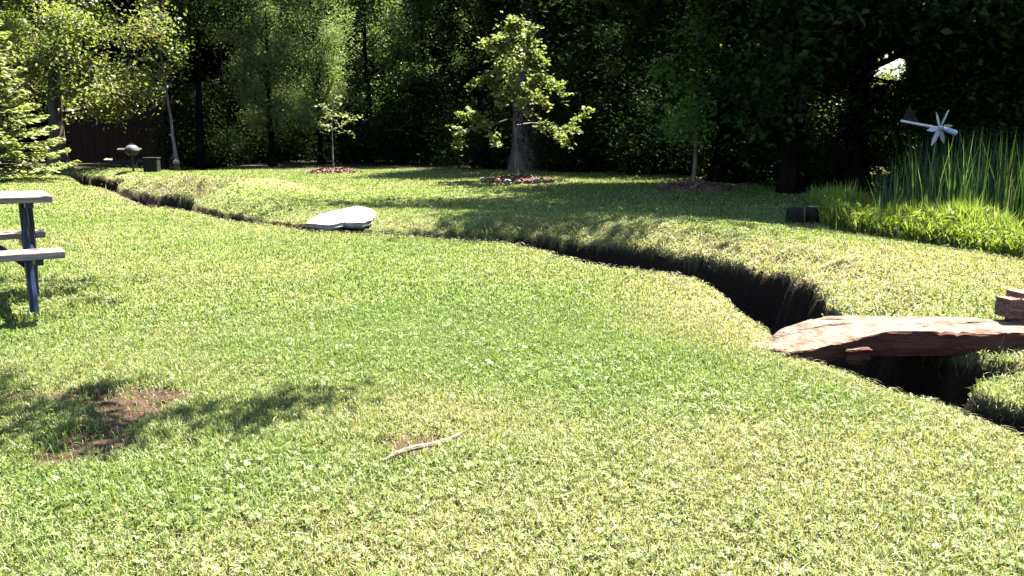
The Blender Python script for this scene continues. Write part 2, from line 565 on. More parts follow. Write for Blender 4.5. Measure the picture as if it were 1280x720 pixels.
def build_grass():
    parts = []
    specs = [(600000, 1.7, 6.5, 1.0, .0037, .032), (260000, 6.0, 15, 1.2, .0085, .036), (210000, 13.5, 31, .6, .020, .036)]
    for n, r0, r1, pw, bw, bh in specs:
        x, y = scatter(n, r0, r1, -37, 37, pw)
        h, dj, wj, cut, shd = ground_h(x, y, True)
        bare = bare_mask(x, y)
        patch = .55 * fbm(x * 3.2, y * 3.2, 5, 3) + .45 * fbm(x * 13, y * 13, 15, 2)
        keep = (rng.random(n) > bare * .9) & (cut < .02 + .22 * (rng.random(n) ** 6)) & (rng.random(n) < .12 + 1.6 * patch)
        keep &= ~under_stone(x, y)
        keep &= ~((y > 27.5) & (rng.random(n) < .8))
        x, y, h, shd, dj, patch = x[keep], y[keep], h[keep], shd[keep], dj[keep], patch[keep]
        c, dr = turf_colors(x, y, shd, dj)
        m = len(x)
        bank = np.exp(-((shd - .1) / .35) ** 2) * (dj > 0)
        ht = bh * rng.uniform(.45, 1.4, m) * (.45 + 1.1 * patch) * (1 + .55 * bank)
        P = np.stack([x, y, h - .004], -1)
        parts.append(blades(P, None, bw * rng.uniform(.7, 1.5, m), ht, rng.uniform(.15, 1.15, m) + .35 * bank, rng.uniform(0, 2 * np.pi, m), c))
    V, polys, C = join(parts)
    o = link('lawn_grass', np_mesh('lawn_grass', V, polys, C), M['grass'])
    tag(o, 'short yellowish green grass of the mown lawn', 'grass', kind='stuff')

def build_clover():
    n = 20000
    x, y = scatter(n, 1.8, 9.0, -36, 36, 1.15)
    h, dj, wj, cut, shd = ground_h(x, y, True)
    patch = fbm(x * 1.7, y * 1.7, 41, 3) + .35 * ell(x, y, 200, 460, 1.4, .8) + .25 * ell(x, y, 640, 640, 2, 1)
    keep = (cut < .02) & (rng.random(n) > bare_mask(x, y) * .93) & (rng.random(n) < sstep(.36, .75, patch) + .12)
    x, y, h = x[keep], y[keep], h[keep]
    n = len(x)
    z = h + rng.uniform(.012, .045, n)
    s = rng.uniform(.005, .0105, n)
    base = np.array([.15, .205, .045])
    col0 = base * rng.uniform(.7, 1.35, (n, 1))
    pale = rng.random(n) < .08
    col0[pale] = np.array([.36, .38, .17])
    az0 = rng.uniform(0, 2 * np.pi, n)
    tilt = rng.uniform(-.5, .5, (n, 2))
    Vs, Cs = [], []
    for k in range(3):
        a = az0 + k * 2.094
        d = np.stack([np.cos(a), np.sin(a)], -1)
        sd_ = np.stack([-np.sin(a), np.cos(a)], -1)
        def pt(u, v, up):
            xy = d * (u * s)[:, None] + sd_ * (v * s)[:, None]
            return np.stack([x + xy[:, 0], y + xy[:, 1], z + up * s + (xy * tilt).sum(1)], -1)
        Vs.append(np.stack([pt(.05, 0, 0), pt(.8, -.75, .18), pt(1.5, 0, .05), pt(.8, .75, .18)], 1))
        Cs.append(np.repeat(col0[:, None], 4, 1))
    V = np.concatenate(Vs).reshape(-1, 3); C = np.concatenate(Cs).reshape(-1, 3)
    q = np.arange(len(V)).reshape(-1, 4)
    o = link('clover_leaves', np_mesh('clover_leaves', V, [q], C), leaf_mat('clover', .35, .03, .5, (1.2, 1.2, .6)))
    tag(o, 'small round clover leaves mixed through the lawn', 'clover', kind='stuff')

def build_clippings():
    n = 90000
    x, y = scatter(n, 2.2, 20.0, -35, 35, 1.0)
    h, dj, wj, cut, shd = ground_h(x, y, True)
    wgt = .9 * np.exp(-((dj + .12) / .2) ** 2) + 1.0 * np.exp(-((shd - .2) / .45) ** 2) * (dj > 0) + .6 * ell(x, y, 1120, 345, 1.8, 1.5) + .3 * ell(x, y, 1000, 540, 1.2, .8) + .06
    wgt = wgt * (cut < .05)
    keep = (rng.random(n) < wgt) & ((cut < .12) | ((cut < .7) & (dj / wj > .6))) & (rng.random(n) > bare_mask(x, y) * .8) & ~under_stone(x, y)
    x, y, h = x[keep], y[keep], h[keep]
    n = len(x)
    az = rng.normal(0, .9, n) + np.where(rng.random(n) < .5, 0, np.pi)
    L = rng.uniform(.02, .085, n)
    wd = rng.uniform(.0016, .0036, n) * np.clip(y / 4.5, .8, 3.6)
    z = h + rng.uniform(.012, .05, n)
    d = np.stack([np.cos(az), np.sin(az)], -1); s_ = np.stack([-np.sin(az), np.cos(az)], -1)
    pit = rng.normal(0, .15, n)
    # follow the slope of the bank: sample height at the far end
    hx = ground_h(x + d[:, 0] * L, y + d[:, 1] * L)
    hx = np.maximum(hx, h - .12)
    def pt(u, v, up):
        return np.stack([x + d[:, 0] * L * u + s_[:, 0] * wd * v, y + d[:, 1] * L * u + s_[:, 1] * wd * v, z + (hx - h) * u + L * (pit * u + up)], -1)
    V = np.stack([pt(0, -.5, 0), pt(.5, -.5, .08), pt(1, 0, 0), pt(.5, .5, .08), ], 1).reshape(-1, 3)
    c = np.where((rng.random(n) < .55)[:, None], G_STRAW, np.where((rng.random(n) < .5)[:, None], G_DRY, np.array([.22, .25, .08]))) * rng.uniform(.7, 1.25, (n, 1))
    o = link('grass_clippings', np_mesh('grass_clippings', V, [np.arange(len(V)).reshape(-1, 4)], np.repeat(c, 4, 0)), M['straw'])
    tag(o, 'dry straw coloured grass clippings along the ditch banks', 'grass clippings', kind='stuff')

_sq = np.array([flat(383, 286), flat(420, 273), flat(472, 275), flat(466, 287)])
def under_stone(x, y):
    c = _sq.mean(0)
    q = _sq * .94 + c * .06
    m = np.ones(x.shape, bool)
    for i in range(4):
        a, b = q[i], q[(i + 1) % 4]
        m &= ((b[0] - a[0]) * (y - a[1]) - (b[1] - a[1]) * (x - a[0])) < 0
    return m

def build_bank_grass():
    n = 90000
    x, y = scatter(n, 3.4, 13.5, -8, 36, 1.2)
    h, dj, wj, cut, shd = ground_h(x, y, True)
    cl = fbm(x * 6, y * 6, 61, 3)
    tuft = 1.6 * ell(x, y, 1270, 488, .32, .42)
    wgt = np.exp(-((shd - .03) / .07) ** 2) * (dj > .1) * sstep(.42, .7, cl) * (wj > .3) + tuft * (shd > -.12) * (dj > .08) * (cut < .6)
    keep = (rng.random(n) < wgt) & ((cut < .08) | ((x > flat(1225, 490)[0]) & (y < 5.2) & (cut < .3)))
    x, y, h, dj, cl = x[keep], y[keep], h[keep], dj[keep], cl[keep]
    n = len(x)
    e = .02
    gx = (ditch_coords(x + e, y)[0] - ditch_coords(x - e, y)[0]); gy = (ditch_coords(x, y + e)[0] - ditch_coords(x, y - e)[0])
    az = np.arctan2(-gy, -gx) + rng.normal(0, .6, n)
    r = rng.random(n)
    c = np.where((r < .2)[:, None], G_STRAW * .6, np.where((r < .55)[:, None], G_DRY * .8, np.where((r < .8)[:, None], G_GREEN, G_DARK))) * rng.uniform(.7, 1.2, (n, 1))
    V, q, t, C = blades(np.stack([x, y, h - .01], -1), None, rng.uniform(.003, .006, n) * np.clip(y / 5, 1, 2.5), rng.uniform(.05, .14, n) * (.5 + cl), rng.uniform(.5, 1.25, n), az, c, 1.1)
    o = link('bank_grass', np_mesh('bank_grass', V, [q, t], C), M['grass'])
    tag(o, 'longer shaggy grass hanging over the far lip of the ditch', 'grass', kind='stuff')
build_bank_grass()
build_grass()
build_clover()
build_clippings()

# ------------------------------------------------------------------ trees
def leaf_quads(P, size, rg, up=.5, aspect=.5, fold=.18):
    """rhombic leaves at P; normals biased upward by `up`."""
    n = len(P)
    nrm = rg.normal(size=(n, 3)); nrm[:, 2] = np.abs(nrm[:, 2]) + up
    nrm /= np.linalg.norm(nrm, axis=1)[:, None]
    d = rg.normal(size=(n, 3)); d[:, 2] -= .35
    d -= nrm * (d * nrm).sum(1)[:, None]
    d /= np.linalg.norm(d, axis=1)[:, None]
    s = np.cross(nrm, d)
    L = (size * rg.uniform(.65, 1.35, n))[:, None]
    a = P - d * L * .5
    b = P + s * L * aspect * .5 + nrm * L * fold * .5 - d * L * .08
    c = P + d * L * .5
    e = P - s * L * aspect * .5 + nrm * L * fold * .5 - d * L * .08
    return np.stack([a, b, c, e], 1).reshape(-1, 3)

def tube_np(pts, rad, n=6):
    pts = np.asarray(pts, float); rad = np.asarray(rad, float)
    t = np.gradient(pts, axis=0)
    t /= np.linalg.norm(t, axis=1)[:, None] + 1e-9
    ref = np.where(np.abs(t[:, 2:3]) < .9, np.array([[0, 0, 1.]]), np.array([[1., 0, 0]]))
    a = np.cross(t, ref); a /= np.linalg.norm(a, axis=1)[:, None]
    b = np.cross(t, a)
    ang = np.arange(n) * 2 * np.pi / n
    V = pts[:, None] + rad[:, None, None] * (np.cos(ang)[None, :, None] * a[:, None] + np.sin(ang)[None, :, None] * b[:, None])
    m = len(pts)
    i, j = np.meshgrid(np.arange(m - 1), np.arange(n), indexing='ij')
    q = np.stack([i * n + j, i * n + (j + 1) % n, (i + 1) * n + (j + 1) % n, (i + 1) * n + j], -1).reshape(-1, 4)
    return V.reshape(-1, 3), q

def wander(p0, d0, L, rg, nseg=6, jit=.18, grav=0.0):
    p, d = np.array(p0, float), np.array(d0, float)
    d /= np.linalg.norm(d)
    out = [p.copy()]
    for k in range(nseg):
        d = d + rg.normal(size=3) * jit + np.array([0, 0, grav])
        d /= np.linalg.norm(d)
        p = p + d * L / nseg
        out.append(p.copy())
    return np.array(out)

def tree_mesh(name, seed, H, tr, clear, spread, limbs, nleaf, leaf, pal, shape='round', rise=.5, clump=.28, lean=(0, 0), upb=.5, sub=5, aspect=.55, flare=1.6, density_in=.25, twigs=True, limb_r=.42):
    rg = np.random.default_rng(seed)
    W, Q, o = [], [], 0
    def add(p, r, n=6):
        nonlocal o
        v, q = tube_np(p, r, n)
        W.append(v); Q.append(q + o); o += len(v)
    ts = np.linspace(0, 1, 12)
    sway = np.cumsum(rg.normal(0, .05, (12, 2)), 0) * min(1, H / 6)
    trunk = np.stack([lean[0] * ts * H + sway[:, 0] * ts, lean[1] * ts * H + sway[:, 1] * ts, ts * H * .93 - .15], -1)
    trr = tr * (1 - ts * .86) * (1 + (flare - 1) * np.exp(-ts * H / .35))
    add(trunk, trr, 10)
    tips, wts = [], []
    for i in range(limbs):
        u = ((i + rg.random() * .8) / limbs)
        hz = clear + (H * .96 - clear) * u ** .95
        f = hz / (H * .93)
        base = np.array([np.interp(f, ts, trunk[:, k]) for k in range(3)])
        prof = {'round': math.sin(math.pi * (.18 + .78 * u)) ** .7, 'cone': 1.0 - .85 * u, 'vase': .45 + .75 * u - .5 * u ** 3, 'column': .75 - .5 * u ** 2}[shape]
        a = i * 2.4 + rg.normal(0, .35)
        L = spread * prof * rg.uniform(.75, 1.2)
        el = rise + .5 * u + rg.normal(0, .12)
        d = np.array([math.cos(a) * math.cos(el), math.sin(a) * math.cos(el), math.sin(el)])
        lp = wander(base, d, L, rg, 7, .16, .02)
        r0 = min(tr * limb_r, .35 * np.interp(f, ts, trr) + .01)
        add(lp, np.linspace(r0, max(.006, r0 * .18), 8), 5)
        for k in range(sub):
            v = rg.uniform(.25, 1.0)
            b = np.array([np.interp(v, np.linspace(0, 1, 8), lp[:, q]) for q in range(3)])
            d2 = (lp[-1] - lp[0]) / (np.linalg.norm(lp[-1] - lp[0]) + 1e-6) + rg.normal(size=3) * .75
            L2 = L * rg.uniform(.25, .5) + .1
            sp = wander(b, d2, L2, rg, 4, .22, -.03)
            if twigs: add(sp, np.linspace(max(.005, r0 * .3), .003, 5), 4)
            for q in sp[1:]:
                tips.append(q); wts.append(1.0)
        for q in lp[3:]:
            tips.append(q); wts.append(.5)
        tips.append(lp[-1]); wts.append(1.2)
    tips = np.array(tips); wts = np.array(wts); wts *= rg.uniform(.2, 1.8, len(wts)); wts /= wts.sum()
    k = rg.choice(len(tips), nleaf, p=wts)
    P = tips[k] + rg.normal(size=(nleaf, 3)) * clump * np.array([1, 1, .7]) * rg.uniform(.4, 1.2, (nleaf, 1))
    P[:, 2] = np.maximum(P[:, 2], .12)
    V = leaf_quads(P, leaf, rg, upb, aspect)
    pal = np.array(pal)
    tipc = rg.integers(0, len(pal), len(tips))
    c = pal[np.where(rg.random(nleaf) < .6, tipc[k], rg.integers(0, len(pal), nleaf))] * rg.uniform(.7, 1.3, (nleaf, 1))
    crown = np_mesh(name + '_crown', V, [np.arange(len(V)).reshape(-1, 4)], np.repeat(c, 4, 0))
    wood = np_mesh(name + '_trunk', np.concatenate(W), [np.concatenate(Q)], None, True)
    return wood, crown

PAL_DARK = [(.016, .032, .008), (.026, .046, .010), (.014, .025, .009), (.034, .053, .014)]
PAL_MID = [(.085, .145, .03), (.115, .18, .038), (.065, .11, .03), (.13, .17, .055)]
PAL_GREY = [(.18, .23, .10), (.22, .27, .12), (.14, .19, .065), (.12, .18, .045)]
PAL_YEL = [(.19, .25, .04), (.15, .21, .045), (.25, .30, .07), (.17, .20, .085), (.25, .20, .115)]
PAL_MAPLE = [(.26, .32, .10), (.31, .35, .15), (.20, .27, .07), (.24, .30, .085)]

def plant_tree(name, meshes, x, y, mats, label, cat, group=None, rz=0.0, s=1.0, sz=None):
    t = empty(name, (x, y, gz(x, y)), rz)
    t.scale = (s, s, sz or s)
    link('trunk', meshes[0], mats[0], t)
    link('crown', meshes[1], mats[1], t)
    tag(t, label, cat, group)
    return t

def X_at(px, y):
    return float(at_depth(px, 300, y)[0])

# ---- the big pale-green tree at the left with a flared trunk
bt = tree_mesh('big_tree', 11, 8.5, .24, 1.7, 3.4, 22, 46000, .12, PAL_YEL, 'round', .05, .36, flare=1.9, sub=6)
plant_tree('deciduous_tree', bt, X_at(82, 27.5), 27.5, (M['bark_old'], M['leaf']), 'big yellow green deciduous tree with flared trunk beside the spruce', 'tree', rz=1.2)

# ---- spruce at the left edge
def spruce(name, seed, H, R0, tr):
    rg = np.random.default_rng(seed)
    W, Q, o = [], [], 0
    def add(p, r, n=6):
        nonlocal o
        v, q = tube_np(p, r, n); W.append(v); Q.append(q + o); o += len(v)
    ts = np.linspace(0, 1, 8)
    add(np.stack([ts * 0, ts * 0, ts * H - .1], -1), tr * (1 - .92 * ts), 8)
    P, D = [], []
    levels = int(H / .30)
    for i in range(levels):
        z = .35 + (H - .5) * (i + .5) / levels
        u = z / H
        nb = 8 if u < .7 else 6
        for k in range(nb):
            a = k * 2 * math.pi / nb + i * .7 + rg.normal(0, .12)
            L = R0 * (1 - u) ** .85 * rg.uniform(.8, 1.12) + .12
            st = np.linspace(0, 1, 9)
            dz = -.22 * L * st + .20 * L * st ** 2.4
            bx = np.stack([np.cos(a) * L * st, np.sin(a) * L * st, z + dz], -1)
            add(bx, .022 * (1 - st * .85) * (1 - .6 * u) + .003, 4)
            m = int(170 * L / R0) + 30
            v = rg.random(m) ** .6
            half = .30 * L * np.sin(np.pi * np.clip(v * .9 + .08, 0, 1)) + .05
            side = rg.uniform(-1, 1, m) * half
            cx = np.interp(v, st, bx[:, 0]) - np.sin(a) * side
            cy = np.interp(v, st, bx[:, 1]) + np.cos(a) * side
            cz = np.interp(v, st, bx[:, 2]) - np.abs(side) * .25 + rg.normal(0, .02, m)
            P.append(np.stack([cx, cy, cz], -1))
            sg = np.sign(side) * .8
            D.append(np.stack([np.cos(a) - np.sin(a) * sg, np.sin(a) + np.cos(a) * sg, np.full(m, -.1)], -1))
    P, D = np.concatenate(P), np.concatenate(D)
    n = len(P)
    D = D + rg.normal(0, .25, (n, 3)); D /= np.linalg.norm(D, axis=1)[:, None]
    N = rg.normal(0, .45, (n, 3)) + np.array([0, 0, 1.0])
    N -= D * (N * D).sum(1)[:, None]; N /= np.linalg.norm(N, axis=1)[:, None]
    S = np.cross(N, D)
    L = rg.uniform(.10, .2, n)[:, None]; w_ = L * .27
    V = np.stack([P - D * L * .5, P + S * w_, P + D * L * .5, P - S * w_], 1).reshape(-1, 3)
    pal = np.array([(.32, .38, .12), (.40, .45, .18), (.25, .32, .10), (.44, .46, .21)])
    c = pal[rg.integers(0, 4, n)] * rg.uniform(.75, 1.25, (n, 1))
    return np_mesh(name + '_trunk', np.concatenate(W), [np.concatenate(Q)], None, True), np_mesh(name + '_crown', V, [np.arange(len(V)).reshape(-1, 4)], np.repeat(c, 4, 0))
sp = spruce('spruce', 5, 5.4, 2.3, .13)
plant_tree('spruce_tree', sp, X_at(-28, 22.0), 22.0, (M['bark'], M['needle']), 'light green spruce with layered drooping boughs near the picnic table', 'tree', rz=.4)

# ---- the forest edge
VAR = {
    'willow': tree_mesh('willow', 21, 7.2, .13, 1.0, 2.8, 20, 32000, .095, PAL_GREY, 'vase', .75, .30, upb=.3, aspect=.35, sub=6),
    'ash': tree_mesh('ash', 22, 8.8, .18, 1.3, 3.0, 18, 21000, .13, PAL_MID, 'round', .45, .33, sub=6),
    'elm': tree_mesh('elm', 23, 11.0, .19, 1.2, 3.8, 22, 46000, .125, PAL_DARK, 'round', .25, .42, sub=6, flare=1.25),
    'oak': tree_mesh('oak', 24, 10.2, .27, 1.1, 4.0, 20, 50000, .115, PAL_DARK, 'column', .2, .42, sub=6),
}
LOOK = {'willow': 'grey green upright willow', 'ash': 'mid green rounded ash', 'elm': 'dark tall elm', 'oak': 'dark broad low-limbed oak'}
# px, distance, variant, rotation, scale, where
FOREST = [
    (-150, 33, 'ash', .3, 1.0, 'beyond the frame edge past the spruce'),
    (20, 36, 'willow', 1.0, 1.15, 'behind the spruce and the pale green tree'),
    (285, 35, 'elm', 2.0, .8, 'between the leaning birch and the willows'),
    (345, 30.5, 'willow', .2, .85, 'left of the small sapling'),
    (405, 31.5, 'willow', 2.2, .88, 'straight behind the small sapling'),
    (465, 34.5, 'ash', 3.1, .8, 'right behind the small sapling'),
    (535, 33.5, 'ash', 4.0, .8, 'between the sapling and the bright maple'),
    (600, 34, 'elm', 1.1, .8, 'just left behind the bright maple'),
    (735, 31, 'elm', 3.3, .85, 'just right behind the bright maple'),
    (790, 27.5, 'oak', .9, .8, 'between the maple and the dark forked young tree'),
    (905, 21.5, 'oak', 2.7, 1.1, 'directly behind the dark forked young tree'),
    (985, 18.0, 'elm', 4.4, 1.25, 'right of the dark forked young tree'),
    (1062, 18.5, 'oak', 5.2, .95, 'left of the leafy gap behind the reeds'),
    (1250, 17.2, 'elm', 1.9, .95, 'behind the right end of the reeds'),
    (1350, 16.5, 'oak', 3.9, 1.0, 'past the right end of the reeds'),
    (160, 43, 'elm', .5, 1.0, 'rising behind the brown shed'),
    (250, 44, 'oak', 1.5, 1.0, 'rising behind the leaning birch'),
    (1215, 25, 'oak', 2.5, 1.0, 'behind the thick dark trunk'),
]
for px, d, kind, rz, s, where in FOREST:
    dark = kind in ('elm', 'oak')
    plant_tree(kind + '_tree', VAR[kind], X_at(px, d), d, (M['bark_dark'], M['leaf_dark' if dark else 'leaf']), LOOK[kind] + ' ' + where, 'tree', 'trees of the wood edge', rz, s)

# thick dark trunk at right and old broad trunk behind the maple
th = tree_mesh('thick', 31, 11, .40, 3.0, 4.2, 18, 42000, .12, PAL_DARK, 'round', .3, .42, sub=5, flare=1.3)
plant_tree('poplar_tree', th, X_at(1170, 17.6), 17.6, (M['bark_dark'], M['leaf_dark']), 'thick black shaded trunk rising behind the reeds and the windmill', 'tree', rz=2)
ot = tree_mesh('old', 32, 9, .58, 3.4, 2.7, 14, 22000, .15, PAL_DARK, 'round', .3, .42, sub=5, flare=1.25, lean=(-.0, .02))
plant_tree('old_tree', ot, X_at(661, 28), 28, (M['bark_old'], M['leaf_dark']), 'broad grey flared old trunk directly behind the bright maple', 'tree', rz=.7)
# leaning pale birch and its dark neighbour
bi = tree_mesh('birch', 33, 5.6, .062, 3.0, 1.0, 8, 700, .10, PAL_YEL, 'round', .4, .2, lean=(-.085, 0), sub=3)
plant_tree('birch_tree', bi, X_at(229, 29.0), 29.0, (M['bark_pale'], M['leaf']), 'thin pale leaning birch trunk beside the short red post', 'tree')
dk = tree_mesh('dark_stem', 34, 7.0, .15, 4.4, 1.2, 9, 4000, .11, PAL_DARK, 'round', .4, .3)
plant_tree('shade_maple', dk, X_at(256, 29.6), 29.6, (M['bark_dark'], M['leaf_dark']), 'dark slim trunk just right of the leaning birch', 'tree', rz=1)

# young trees on mulch mounds
def young_maple(seed=41):
    return tree_mesh('maple', seed, 3.75, .042, 1.3, 1.75, 13, 5200, .11, PAL_MAPLE, 'cone', .16, .11, sub=4, aspect=.8, upb=.9, flare=1.3, limb_r=.5)
mx, my, _ = ground_at(646, 226)
plant_tree('young_maple', young_maple(), mx, my, (M['bark_light'], M['leaf_young']), 'bright sunlit young maple on a stony mulch mound', 'tree', rz=.5)
sx_, sy_, _ = ground_at(417, 215)
sap = tree_mesh('sapling', 42, 2.25, .026, 1.2, 1.05, 6, 150, .09, PAL_MAPLE, 'cone', .12, .075, sub=2, aspect=.7, flare=1.3)
plant_tree('sapling_tree', sap, sx_, sy_, (M['bark_pale'], M['leaf_young']), 'tiny sparse sapling on a low mulch mound against the dark wood', 'tree')
dx_, dy_, _ = ground_at(867, 236)
dyt = tree_mesh('forked', 46, 4.4, .048, 1.0, 1.5, 10, 9000, .085, [(.12, .23, .04), (.16, .28, .055), (.10, .19, .04), (.18, .26, .07)], 'vase', .8, .2, sub=5, flare=1.25)
plant_tree('forked_tree', dyt, dx_, dy_, (M['bark_light'], M['leaf']), 'shaded green young tree with forked pale stems on a mulch mound', 'tree', rz=2.6)

# ---- far wood closing the view (one mass)
def far_wood():
    rg = np.random.default_rng(77)
    n = 90000
    a = R(-62) + rg.random(n) * R(124)
    r = rg.uniform(40, 52, n)
    x, y = r * np.sin(a), r * np.cos(a)
    top = 6.5 + 6 * fbm(x * .25, y * .25, 4, 3)
    z = rg.random(n) ** .9 * top
    P = np.stack([x, y, z], -1)
    gap = at_depth(1114, 78, 46)
    near_gap = (np.hypot(x - gap[0], 0) < .55) & (np.abs(z - gap[2] - .1) < .55)
    P = P[~near_gap]; n = len(P)
    V = leaf_quads(P, .75, rg, .2, .7)
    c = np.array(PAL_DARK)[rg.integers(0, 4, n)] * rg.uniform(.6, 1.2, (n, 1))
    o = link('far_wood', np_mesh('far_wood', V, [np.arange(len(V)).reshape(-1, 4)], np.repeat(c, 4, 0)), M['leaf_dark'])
    tag(o, 'dense dark wood closing the view behind the trees', 'woodland', kind='stuff')
far_wood()

# ---- understory shrubs
def shrub_mesh(name, seed, H, Rr, nleaf, leaf, pal):
    rg = np.random.default_rng(seed)
    W, Q, o = [], [], 0
    tips = []
    for i in range(13):
        a = rg.uniform(0, 2 * math.pi); el = rg.uniform(.5, 1.4)
        L = H * rg.uniform(.6, 1.1)
        p = wander((rg.normal(0, .12), rg.normal(0, .12), -.05), (math.cos(a) * math.cos(el) * Rr / H * 1.4, math.sin(a) * math.cos(el) * Rr / H * 1.4, math.sin(el)), L, rg, 6, .2, 0)
        v, q = tube_np(p, np.linspace(.022, .005, 7), 5)
        W.append(v); Q.append(q + o); o += len(v)
        tips += list(p[1:])
    tips = np.array(tips)
    k = rg.integers(0, len(tips), nleaf)
    P = tips[k] + rg.normal(size=(nleaf, 3)) * Rr * .24
    P[:, 2] = np.abs(P[:, 2]) + .04
    V = leaf_quads(P, leaf, rg, .4, .55)
    pal = np.array(pal)
    c = pal[rg.integers(0, len(pal), nleaf)] * rg.uniform(.7, 1.3, (nleaf, 1))
    return np_mesh(name + '_stems', np.concatenate(W), [np.concatenate(Q)], None, True), np_mesh(name + '_leaves', V, [np.arange(len(V)).reshape(-1, 4)], np.repeat(c, 4, 0))
SH = [shrub_mesh('shrub_a', 61, 2.4, 1.3, 9000, .10, PAL_DARK), shrub_mesh('shrub_b', 62, 1.7, 1.2, 8000, .09, PAL_DARK), shrub_mesh('shrub_c', 63, 3.2, 1.4, 10000, .11, PAL_DARK)]
SHRUBS = [(300, 33.0, 1, .9, 'below the first willow left of the sapling'), (350, 34.5, 0, 1.1, 'under the second willow'), (440, 33.5, 2, 1.0, 'right behind the sapling'),
          (500, 33, 0, 1.1, 'midway between sapling and maple'), (560, 32, 2, 1.0, 'left of the broad old trunk'), (615, 29, 0, .9, 'beside the broad old trunk'),
          (700, 26.5, 1, .8, 'right at the foot of the broad old trunk'), (755, 27.5, 2, 1.0, 'between old trunk and forked tree'), (815, 25.5, 0, 1.0, 'left behind the forked tree'),
          (868, 24.5, 2, .9, 'straight behind the forked tree'), (935, 22, 0, 1.0, 'right behind the forked tree'), (1000, 21, 2, .9, 'behind the pair of cut logs'),
          (1050, 19.5, 0, .8, 'left behind the reeds'), (1215, 17.5, 2, .9, 'behind the reeds right of the thick trunk'), (1290, 16.5, 0, 1.1, 'at the right end behind the reeds'),
          (1130, 19.5, 0, .55, 'low behind the windmill tail'), (210, 38, 2, 1.1, 'between shed and leaning birch'), (262, 35, 0, 1.1, 'behind the dark slim trunk')]
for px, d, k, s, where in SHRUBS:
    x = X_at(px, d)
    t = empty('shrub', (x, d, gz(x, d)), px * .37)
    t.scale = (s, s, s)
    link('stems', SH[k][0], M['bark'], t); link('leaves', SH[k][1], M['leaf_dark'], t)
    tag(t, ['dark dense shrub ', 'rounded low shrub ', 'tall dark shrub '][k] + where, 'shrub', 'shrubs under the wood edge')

# bright shrub seen through the leafy gap
gs = shrub_mesh('gap_shrub', 66, 2.6, 1.2, 7000, .12, PAL_YEL)
gp = at_depth(1113, 100, 33)
t = empty('bright_shrub', (gp[0], 33, gz(gp[0], 33)))
t.scale = (1.2, 1.2, 1.38)
link('stems', gs[0], M['bark'], t); link('leaves', gs[1], M['leaf'], t)
tag(t, 'sunlit yellow green shrub seen through the gap in the dark trees', 'shrub')

# ---- brown shed under the left tree
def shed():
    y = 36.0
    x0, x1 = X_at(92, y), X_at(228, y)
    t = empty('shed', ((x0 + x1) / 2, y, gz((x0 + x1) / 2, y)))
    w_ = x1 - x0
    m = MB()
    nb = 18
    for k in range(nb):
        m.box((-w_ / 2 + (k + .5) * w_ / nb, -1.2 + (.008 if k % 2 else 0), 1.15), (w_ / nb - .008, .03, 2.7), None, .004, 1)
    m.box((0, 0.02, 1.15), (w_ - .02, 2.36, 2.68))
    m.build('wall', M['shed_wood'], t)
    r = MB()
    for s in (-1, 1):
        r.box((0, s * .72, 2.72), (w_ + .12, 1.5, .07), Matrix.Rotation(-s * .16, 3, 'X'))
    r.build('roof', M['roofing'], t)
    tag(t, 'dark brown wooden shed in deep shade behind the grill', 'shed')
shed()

# ------------------------------------------------------------------ off-frame shade trees whose limbs hang over the lawn from the left
def limb_tree(name, base, H, tr, targets, n_each, clump, seed, label):
    rg = np.random.default_rng(seed)
    W, Q, o = [], [], 0
    def add(p, r, n=7):
        nonlocal o
        v, q = tube_np(p, r, n); W.append(v); Q.append(q + o); o += len(v)
    ts = np.linspace(0, 1, 10)
    tk = np.stack([.15 * np.sin(ts * 3), .1 * ts, ts * H - .15], -1)
    add(tk, tr * (1 - .7 * ts) * (1 + .6 * np.exp(-ts * 14)), 10)
    P = []
    for tgt, ne, cl in targets:
        tg = np.array(tgt) - np.array([*base, gz(*base)])
        f = rg.uniform(.5, .8)
        b = np.array([np.interp(f, ts, tk[:, k]) for k in range(3)])
        st = np.linspace(0, 1, 9)[:, None]
        lp = b + (tg - b) * st + np.array([0, 0, .35]) * np.sin(np.pi * st) + rg.normal(0, .06, (9, 3)) * st
        add(lp, np.linspace(tr * .3, .008, 9), 6)
        for k in range(6):
            sp_ = wander(lp[rg.integers(6, 9)], tg - b + rg.normal(size=3) * 1.2, cl * 1.8, rg, 4, .25)
            add(sp_, np.linspace(.01, .003, 5), 4)
            P.append(sp_[rg.integers(1, 5, ne // 6)] + rg.normal(size=(ne // 6, 3)) * cl * np.array([1, 1, .5]))
    P = np.concatenate(P)
    # plain crown above the trunk
    Q2 = np.array([0, 0, H]) + rg.normal(size=(9000, 3)) * np.array([1.1, 1.1, .8])
    P = np.concatenate([P, Q2])
    V = leaf_quads(P, .085, rg, .5, .6)
    c = np.array(PAL_MID)[rg.integers(0, 4, len(P))] * rg.uniform(.7, 1.3, (len(P), 1))
    wood = np_mesh(name + '_trunk', np.concatenate(W), [np.concatenate(Q)], None, True)
    crown = np_mesh(name + '_crown', V, [np.arange(len(V)).reshape(-1, 4)], np.repeat(c, 4, 0))
    plant_tree(name, (wood, crown), base[0], base[1], (M['bark'], M['leaf']), label, 'tree')

